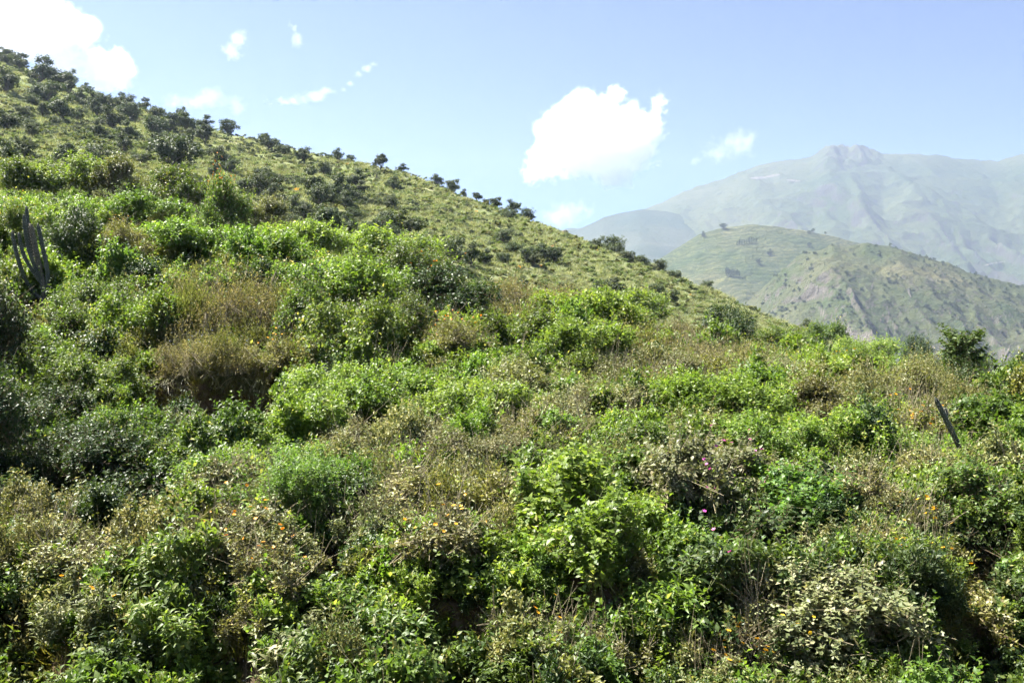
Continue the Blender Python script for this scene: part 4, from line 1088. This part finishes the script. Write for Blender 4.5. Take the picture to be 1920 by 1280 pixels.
SKYLINE = {  # trees on the ridge line: (foot x, foot y, height, form, label)
 (5, 104, 24): "dark tree cut by the left edge on the top of the hill's ridge",
 (37, 116, 26): "broad dark tree on the ridge, first full tree from the left edge",
 (70, 157, 52): "tallest dark tree on the upper left ridge, its trunk leaning",
 (100, 142, 24): "round dark tree on the ridge right of the tallest ridge tree",
 (138, 152, 30): "dark tree with a round knob of crown against the white cloud",
 (160, 166, 18): "thin-crowned tree on the ridge below the knob-crowned tree",
 (230, 192, 22): "flat-topped tree on the left ridge with sky showing under its crown",
 (246, 197, 16): "small tree touching the right side of the flat-topped ridge tree",
 (275, 208, 24): "rounded tree on the ridge between the flat-topped tree and the lone skyline trees",
 (296, 217, 16): "low bushy tree on the ridge left of the tall skyline pair",
 (345, 223, 26): "spreading skyline tree just left of the rounded weeping skyline tree",
 (383, 232, 31): "rounded weeping tree on the skyline with sky to both sides",
 (436, 248, 34): "lone open-crowned skyline tree with lopsided lower branch",
 (494, 260, 20): "small lone tree on the skyline where the ridge begins to fall",
 (637, 303, 24): "dark rounded tree on the ridge above the big hillside cluster",
 (661, 294, 18): "thin ragged tree on the skyline right of the dark rounded one",
 (712, 322, 34): "large rounded tree just under the skyline, centre left",
 (753, 316, 18): "small rounded tree on the skyline right of the large rounded one",
 (820, 340, 22): "dark tree on the skyline, first of the row running down to the right",
 (850, 357, 28): "double-crowned tree on the skyline, second of the row running down",
 (870, 368, 16): "low dark tree under the double-crowned skyline tree",
 (893, 356, 22): "rounded skyline tree below the double-crowned one, left of the bare gap",
 (915, 367, 11): "small bush on the skyline at the right of the rounded tree above the gap",
 (930, 384, 22): "thin flat-crowned skyline tree with a visible trunk",
 (960, 386, 25): "lopsided dark skyline tree, left of the lowest skyline group",
 (985, 394, 20): "dark bushy tree in the lowest skyline group, right of the lopsided one",
 (998, 399, 12): "smallest tree at the right end of the lowest skyline group",
 (1118, 466, 17): "low bush at the left end of the thicket on the lower ridge",
 (1142, 470, 24): "tallest bush of the thicket on the lower ridge",
 (1160, 479, 22): "dense bush in the middle of the thicket on the lower ridge",
 (1184, 490, 20): "rounded dark bush at the right of the lower ridge thicket",
 (1208, 497, 17): "dark bush on the lower ridge left of the lone round bush",
 (1231, 504, 18): "lone round bush on the lower ridge against the far terraced hill",
 (1266, 524, 15): "pale green bush on the lower ridge right of the lone round bush",
 (1321, 538, 13): "small dark bush on the lower ridge above the saddle",
 (1515, 622, 22): "rounded dark tree at the right foot of the ridge",
 (1591, 645, 24): "round dark tree standing free at the very end of the ridge",
}
SLOPE = [(110, 170, 30), (63, 182, 26), (130, 180, 22), (150, 197, 25), (174, 207, 36), (188, 222, 30), (100, 198, 32), (125, 230, 34), (152, 230, 22), (46, 223, 20), (83, 224, 22), (100, 238, 14), (62, 260, 24),
 (210, 243, 30), (205, 216, 20), (240, 214, 28), (252, 228, 30), (286, 228, 20), (300, 255, 34), (243, 262, 24), (187, 260, 26), (192, 310, 38), (190, 327, 18), (230, 290, 28), (228, 307, 16), (256, 307, 15),
 (318, 324, 58), (290, 282, 24), (120, 318, 36), (40, 287, 24), (50, 302, 28), (14, 314, 36), (6, 247, 32), (10, 175, 32), (30, 132, 20), (11, 120, 14), (50, 198, 14),
 (320, 251, 33), (350, 252, 28), (352, 274, 22), (387, 276, 33), (371, 251, 10), (497, 284, 22), (533, 293, 13), (572, 306, 22), (600, 326, 16), (376, 299, 26), (412, 315, 30), (436, 328, 24), (402, 333, 20), (320, 275, 16),
 (386, 380, 26), (500, 337, 16), (500, 354, 22), (526, 352, 24), (478, 367, 34), (456, 357, 18), (504, 390, 28), (529, 398, 38), (590, 368, 36), (612, 384, 36), (560, 408, 30), (548, 428, 20), (592, 428, 26),
 (665, 352, 26), (740, 359, 20), (625, 382, 32), (648, 388, 44), (672, 366, 22), (652, 400, 30), (592, 392, 36), (566, 412, 28), (600, 434, 40), (622, 448, 44), (652, 444, 32), (616, 458, 20), (666, 412, 16),
 (711, 457, 40), (744, 448, 46), (726, 421, 20), (726, 389, 16), (688, 382, 12), (848, 508, 46), (882, 500, 34), (950, 412, 14), (950, 462, 24), (956, 477, 20), (908, 498, 24), (941, 497, 20),
 (990, 493, 26), (1006, 502, 20), (1020, 487, 24), (1033, 492, 26), (1158, 553, 26), (1046, 560, 26), (982, 545, 18), (1130, 548, 16), (1250, 568, 16), (1232, 552, 14), (560, 450, 20), (770, 470, 20)]
trng = np.random.default_rng(23)
def hill_tree(px, py, hpx, label, group, form=None, cat='tree', name='hill_tree'):
    g = at(px, py, 62)
    Hh = (1.0 if 'ridge' in group else 1.38) * hpx * g[1] / F
    bushy = form == 'bush'
    src = BARE if form == 'bare' else (BUSHES[int(trng.integers(0, 2))] if bushy else TREES[int(trng.integers(0, 6))])
    s = Hh / (2.6 if bushy else 3.55); w = s * trng.uniform(.95, 1.4)
    e = empty(name, (g[0], g[1], g[2] - .1), (0, 0, float(trng.random() * 6.283)), (w, w, s * trng.uniform(.9, 1.1)))
    part('trunk', src[0], 'bark', e); part('crown', src[1], 'hilltree', e, 'stuff')
    tag(e, label, cat, group)
for (px, py, h), lab in SKYLINE.items():
    hill_tree(px, py, h, lab, "trees along the hill's ridge", 'bush' if 'bush' in lab else None)
# the trees of the open slope, told apart within each part of the slope by their order from the left
def zone(px, py):
    sk = float(np.interp(px, RPX, RY_)); d = py - sk
    col = ("at the left edge" if px < 60 else "far left" if px < 140 else "left, below the knob-crowned ridge tree" if px < 215 else "below the flat-topped ridge tree" if px < 285
           else "below the skyline pair" if px < 365 else "below the lone open-crowned skyline tree" if px < 470 else "under the small lone skyline tree" if px < 545
           else "in the left of the big cluster" if px < 610 else "in the middle of the big cluster" if px < 680 else "under the large rounded skyline tree" if px < 800 else "centre, near the saddle" if px < 925
           else "centre right, under the lowest skyline group" if px < 1080 else "at the right foot")
    row = "high on the hill" if d < 45 else "midway up the hill" if d < 110 else "low on the hill"
    return row + ", " + col
zs_ = {}
for t_ in SLOPE: zs_.setdefault(zone(t_[0], t_[1]), []).append(t_)
ORD = ["leftmost", "second from left", "third from left", "fourth from left", "fifth from left", "sixth from left", "seventh from left", "eighth from left", "ninth from left"]
for zn, ts in zs_.items():
    ts.sort()
    for k, (px, py, h) in enumerate(ts):
        if len(ts) == 1: lab = "single dark tree " + zn
        elif k == len(ts) - 1: lab = "rightmost dark tree " + zn
        else: lab = ORD[k] + " dark tree " + zn
        hill_tree(px, py, h, lab, "dark trees scattered over the grassy hill", 'bush' if h < 17 else None)
for px, py, h, lab in ((706, 338, 14, "bare crooked little tree below the large rounded skyline tree"), (800, 467, 28, "bare grey branching tree near the hill's foot, centre"), (876, 392, 12, "tiny bare tree on the open grass below the skyline row"), (60, 240, 16, "bare-branched tree between dark trees at the far left")):
    hill_tree(px, py, h, lab, "bare trees on the hill", 'bare')

# a dark boulder on the ridge
def boulder(px, py, wpx, label):
    g = at(px, py, 62); r = wpx * g[1] / F / 2
    gg = np.random.default_rng(2)
    th = np.linspace(0, math.pi, 13); ph = np.linspace(0, 2 * math.pi, 20, endpoint=False)
    T_, Ph = np.meshgrid(th, ph, indexing='ij')
    d = np.stack([np.sin(T_) * np.cos(Ph), np.sin(T_) * np.sin(Ph), np.cos(T_)], -1)
    rr = 1 + .35 * fbm(d[..., 0] * 1.7 + 5, d[..., 1] * 1.7 + d[..., 2] * 1.3, 3)
    d = np.sign(d) * np.abs(d) ** .7
    V = (d * rr[..., None] * np.array([1, .8, .75]) * r).reshape(-1, 3)
    i, j = np.meshgrid(np.arange(12), np.arange(20), indexing='ij')
    fc = np.stack([i * 20 + j, (i + 1) * 20 + j, (i + 1) * 20 + (j + 1) % 20, i * 20 + (j + 1) % 20], -1).reshape(-1, 4)
    o = mesh_obj('boulder', V, fc, M['rock']); o.location = (g[0], g[1], g[2] + r * .45)
    tag(o, label, 'boulder')
boulder(1059, 434, 13, "dark boulder on the ridge line below the low white cloud")

# ------------------------------------------------------------------ trees and scars on the far hills
M['farleaf'] = leaf_mat("far_tree_leaf", [(0.0, (0.035, 0.055, 0.03)), (1.0, (0.08, 0.105, 0.055))], trans=.1, rough=.7)
def tall_tree(seed):
    g = np.random.default_rng(seed); n = 420
    z = g.uniform(.16, 1, n); r = .17 * np.sin(np.clip((z - .1) / .95, 0, 1) * 3.1) ** .6
    th = g.random(n) * 6.283; rr = np.sqrt(g.random(n)) * r * (1 + .35 * np.sin(th * 2 + z * 9))
    P = np.stack([rr * np.cos(th), rr * np.sin(th), z], 1)
    V, Fc, k = leaves_geo(P, g.normal(0, 1, (n, 3)), g.normal(0, 1, (n, 3)), np.full(n, .09), np.full(n, .06), 'ovate')
    return stem_mesh('tall_trunk', np.array([[0, 0, -.05]]), np.array([[0, 0, .9]]), np.array([.02]), np.array([.008])), leaf_mesh('tall_crown', [(V, Fc, k)], [g.random(n)])
TALL = [tall_tree(900 + i) for i in range(3)]
def far_tree(layer, px, py, hpx, label, group, tall=False, wide=1.0):
    g = on_mountain(layer, px, py); h = hpx * g[1] / F
    if tall: src = TALL[int(trng.integers(0, 3))]; s = (h * wide, h * wide, h)
    else:
        src = TREES[int(trng.integers(0, 6))]; s = (h / 3.55 * wide,) * 2 + (h / 3.55,)
    e = empty('far_tree', g, (0, 0, float(trng.random() * 6.28)), s)
    part('trunk', src[0], 'bark', e); part('crown', src[1], 'farleaf', e, 'stuff')
    tag(e, label, 'tree', group)
for k, (dx, h) in enumerate(((0, 17), (4, 16), (8, 14), (12, 15), (16, 13), (20, 14), (24, 12))):
    far_tree('terraced_hill', 1362 + dx, 518 + .2 * k, h, ORD[k] + " tall dark tree in the short row on the far terraced hill", "row of tall trees on the far terraced hill", True, .8)
for px, py, h, lab in ((1443, 479, 13, "lone dark tree on the upper terraces of the far hill"), (1424, 495, 12, "lone dark tree left of and below the upper terrace tree"), (1358, 429, 12, "pair-forming dark tree on the far terraced hill's crest, left"),
                       (1317, 444, 10, "dark tree by the left end of the far terraced hill's crest"), (1516, 438, 7, "small dark tree on the far crest, left of a wider clump"), (1524, 437, 9, "wider dark clump tree on the far crest"), (1547, 440, 6, "tiny tree on the far crest right of the clump"), (1515, 462, 9, "small tree below the far crest clump")):
    far_tree('terraced_hill', px, py, h, lab, "lone trees on the far terraced hill", wide=1.1)
for k, (dx, dy) in enumerate(((0, 0), (4, 3), (6, -2), (11, 2), (12, -3), (17, -5))):
    far_tree('terraced_hill', 1482 + dx, 526 + dy, 9, ORD[k] + " dark tree in the dense grove on the far terraced hill", "grove on the far terraced hill", wide=1.3)
for dx in range(9):
    far_tree('terraced_hill', 1382 + dx * 4.5, 461 - dx * .9, 8 + (dx * 7) % 4, ORD[dx] + " tree in the long hazy row on the far terraced hill", "long row on the far terraced hill", True, 1.0)
# scrub and small trees on the rocky spur: far too many to count
fz, fYf, fYc = MT['rocky_spur']
fy = gq.uniform(1180, 1720, 4200); fu = gq.uniform(.22, .62, 4200)
pcx = 960 + F * fu
wgt = .16 + .84 * (np.clip((fbm(fu * 60, fy / 90, 3) + .12) * 3, 0, 1) ** 2) + .5 * (fy > 1600) * (pcx > 1720)
fk = gq.random(4200) < wgt * .6
fy, fu = fy[fk], fu[fk]; n = len(fy)
fs = gq.uniform(.6, 1.9, n)
scatter('far_scrub', np.stack([fu * fy, fy, fz(fu * fy, fy) - .3], 1), np.stack([np.zeros(n), np.zeros(n), gq.random(n) * 6.28], 1), np.stack([fs, fs, fs * .9], 1),
        [proto('scrub', TREES[i][1], 'farleaf') for i in range(3)])

def scar(name, layer, pts, wpx, mat):
    """strip of bare ground draped over a far slope"""
    f = MT[layer][0]; V = []; m = len(pts)
    q = np.array(pts, float); tq = np.linspace(0, m - 1, 24)
    X = np.interp(tq, np.arange(m), q[:, 0]); Yp = np.interp(tq, np.arange(m), q[:, 1])
    d = np.stack([np.gradient(X), np.gradient(Yp)], 1); d /= np.linalg.norm(d, axis=1, keepdims=True)
    gg = np.random.default_rng(int(q.sum()))
    for k in range(24):
        w = wpx * (.35 + .65 * math.sin(math.pi * (k + .6) / 24.6)) * gg.uniform(.6, 1.2) / 2
        for s in (-1, 0, 1):
            p = on_mountain(layer, X[k] - d[k, 1] * w * s, Yp[k] + d[k, 0] * w * s)
            V.append(p + np.array([0, -1.2, 1.6]))
    o = mesh_obj(name, V, grid_faces(24, 3), mat); tag(o, kind='structure')
scm = plain_mat("bare_scar", (0.055, 0.05, 0.04), (0.105, 0.096, 0.08), .08)
scar('landslide_scar', 'far_mountain', [(1405, 335), (1430, 334), (1462, 328)], 5, scm)
scar('landslide_scar', 'far_mountain', [(1475, 338), (1500, 341)], 4, scm)
scar('landslide_scar', 'rocky_spur', [(1532, 540), (1531, 552)], 4, scm)
scar('landslide_scar', 'rocky_spur', [(1636, 533), (1633, 545)], 3.5, scm)
scar('landslide_scar', 'rocky_spur', [(1743, 522), (1750, 530)], 3.5, scm)
scar('landslide_scar', 'rocky_spur', [(1704, 540), (1703, 550), (1708, 560)], 4, scm)
scar('landslide_scar', 'rocky_spur', [(1894, 648), (1880, 680)], 3, scm)
scar('landslide_scar', 'rocky_spur', [(1908, 650), (1912, 662), (1918, 680)], 8, scm)
scar('mountain_track', 'far_mountain', [(1842, 500), (1860, 495), (1885, 491)], 2.5, scm)

# ------------------------------------------------------------------ clouds: soft volumes high above the haze
def cloud(name, label, Yd, blobs, depth, dens, noise_amp, nsc, detail=6.0, soft=.25, rough=.62, warp=70.):
    """blobs: (photo x, photo y, x radius, y radius) of the puffs, all in photo pixels"""
    k = Yd / F
    bx = [(((x - 960) * k), ((HY - y) * k), rx * k, ry * k) for x, y, rx, ry in ((a_, b_, c_ * .9, d_ * .9) for a_, b_, c_, d_ in blobs)]
    x0 = min(b[0] - b[2] * 1.2 - 26 * k for b in bx); x1 = max(b[0] + b[2] * 1.2 + 26 * k for b in bx)
    z0 = min(b[1] - b[3] * 1.2 - 24 * k for b in bx); z1 = max(b[1] + b[3] * 1.2 + 24 * k for b in bx)
    c = np.array([(x0 + x1) / 2, Yd, (z0 + z1) / 2]); h = np.array([(x1 - x0) / 2, depth, (z1 - z0) / 2])
    v = [(sx * h[0], sy * h[1], sz * h[2]) for sz in (-1, 1) for sy in (-1, 1) for sx in (-1, 1)]
    f = [(0, 2, 3, 1), (4, 5, 7, 6), (0, 1, 5, 4), (2, 6, 7, 3), (0, 4, 6, 2), (1, 3, 7, 5)]
    m, nt, n, l = new_mat(name + "_vapour")
    tc = n.new("ShaderNodeTexCoord")
    nz = n.new("ShaderNodeTexNoise"); nz.inputs['Scale'].default_value = nsc / (100 * k); nz.inputs['Detail'].default_value = detail; nz.inputs['Roughness'].default_value = rough
    l.new(tc.outputs['Object'], nz.inputs[0])
    wz = n.new("ShaderNodeTexNoise"); wz.inputs['Scale'].default_value = 1.5 * nsc / (100 * k); wz.inputs['Detail'].default_value = 7; wz.inputs['Roughness'].default_value = .68
    l.new(tc.outputs['Object'], wz.inputs[0])
    w1 = n.new("ShaderNodeVectorMath"); w1.operation = 'SUBTRACT'; w1.inputs[1].default_value = (.5, .5, .5); l.new(wz.outputs['Color'], w1.inputs[0])
    w2 = n.new("ShaderNodeVectorMath"); w2.operation = 'SCALE'; w2.inputs['Scale'].default_value = warp * k; l.new(w1.outputs[0], w2.inputs[0])
    w3 = n.new("ShaderNodeVectorMath"); w3.operation = 'ADD'; l.new(tc.outputs['Object'], w3.inputs[0]); l.new(w2.outputs[0], w3.inputs[1])
    prev = None
    for b in bx:
        s1 = n.new("ShaderNodeVectorMath"); s1.operation = 'SUBTRACT'; s1.inputs[1].default_value = (b[0] - c[0], 0, b[1] - c[2])
        l.new(w3.outputs[0], s1.inputs[0])
        s2 = n.new("ShaderNodeVectorMath"); s2.operation = 'DIVIDE'; s2.inputs[1].default_value = (b[2], min(depth * .8, (b[2] + b[3]) * .5), b[3])
        l.new(s1.outputs[0], s2.inputs[0])
        s3 = n.new("ShaderNodeVectorMath"); s3.operation = 'LENGTH'; l.new(s2.outputs[0], s3.inputs[0])
        s4 = n.new("ShaderNodeMath"); s4.operation = 'SUBTRACT'; s4.inputs[0].default_value = 1.0; l.new(s3.outputs['Value'], s4.inputs[1])
        if prev is None: prev = s4.outputs[0]
        else:
            mx = n.new("ShaderNodeMath"); mx.operation = 'SMOOTH_MAX'; mx.inputs[2].default_value = .15
            l.new(prev, mx.inputs[0]); l.new(s4.outputs[0], mx.inputs[1]); prev = mx.outputs[0]
    na = n.new("ShaderNodeMath"); na.operation = 'MULTIPLY_ADD'; na.inputs[1].default_value = noise_amp; na.inputs[2].default_value = -noise_amp * .5
    l.new(nz.outputs[0], na.inputs[0])
    ad = n.new("ShaderNodeMath"); ad.operation = 'ADD'; l.new(prev, ad.inputs[0]); l.new(na.outputs[0], ad.inputs[1])
    mr = n.new("ShaderNodeMapRange"); mr.interpolation_type = 'SMOOTHSTEP'; mr.inputs[1].default_value = 0.0; mr.inputs[2].default_value = soft; mr.inputs[4].default_value = dens / (100 * k)
    l.new(ad.outputs[0], mr.inputs[0])
    p = n.new("ShaderNodeVolumePrincipled"); p.inputs['Color'].default_value = (1, 1, 1, 1); p.inputs['Anisotropy'].default_value = 0.0
    l.new(mr.outputs[0], p.inputs['Density'])
    o = n.new("ShaderNodeOutputMaterial"); l.new(p.outputs[0], o.inputs['Volume'])
    ob = mesh_obj(name, v, f, m); ob.location = c
    tag(ob, label, 'cloud', "clouds in the sky")
    return ob
cloud('cloud', "large white puffy cloud with ragged tufts, right of centre", 12000, [(1110, 255, 112, 82), (1170, 262, 72, 78), (1060, 255, 60, 70), (1040, 300, 62, 38), (1090, 210, 55, 45), (1150, 325, 45, 34), (1215, 225, 34, 20), (1238, 192, 13, 22), (1228, 212, 20, 18), (1160, 180, 24, 15), (1140, 195, 26, 18), (1003, 325, 30, 18)], 900, 4.0, 1.2, 2.4, 9, .30, warp=85.)
cloud('cloud', "small soft cloud just left of the rocky mountain peak", 13000, [(1385, 270, 44, 34), (1345, 285, 40, 18), (1310, 298, 24, 10), (1335, 265, 12, 12)], 420, .9, 3.0, 3.4, 8, 1.2)
cloud('cloud', "low cloud sitting on the ridge above the boulder", 13500, [(1055, 402, 50, 30), (1085, 392, 30, 18), (1030, 402, 26, 14)], 420, 1.0, 2.8, 3.2, 8, 1.1)
cloud('cloud', "big bright cloud bank behind the top of the hill, upper left", 12000, [(70, 30, 90, 56), (130, 55, 66, 40), (40, 85, 70, 40), (110, 110, 60, 40), (190, 125, 68, 42), (215, 108, 34, 18), (200, 155, 50, 22), (10, 10, 60, 20)], 900, 3.5, 1.2, 2.4, 9, .35, warp=85.)
cloud('cloud', "small ragged cloud puff in the upper left sky, the larger of two", 12500, [(446, 74, 24, 22), (432, 94, 22, 15), (440, 104, 16, 10), (420, 88, 14, 9)], 240, 1.5, 1.7, 4.2, 8, .8, warp=50.)
cloud('cloud', "tiny cloud wisp right of the upper left puff", 12500, [(558, 74, 13, 19), (551, 55, 8, 14), (545, 46, 5, 8)], 160, 1.6, 1.5, 5.0, 8, .8, warp=28.)
cloud('cloud', "slanting white streak of cloud above the falling ridge", 12500, [(612, 172, 24, 9), (590, 181, 32, 12), (560, 186, 30, 10), (530, 190, 26, 8), (506, 193, 16, 6)], 240, 1.6, 1.3, 4.0, 8, .8, warp=30.)
cloud('cloud', "short slanting cloud wisp up and right of the white streak", 12500, [(700, 121, 12, 7), (688, 129, 16, 9), (672, 140, 14, 8), (656, 156, 11, 9), (645, 168, 9, 7)], 160, 1.8, 1.3, 5.0, 8, .8, warp=22.)
cloud('cloud', "thin cloud veil just above the lone skyline trees", 12800, [(395, 178, 38, 18), (335, 192, 34, 14), (445, 198, 22, 20), (380, 190, 60, 12)], 300, .9, 1.7, 3.4, 8, .9, warp=50.)
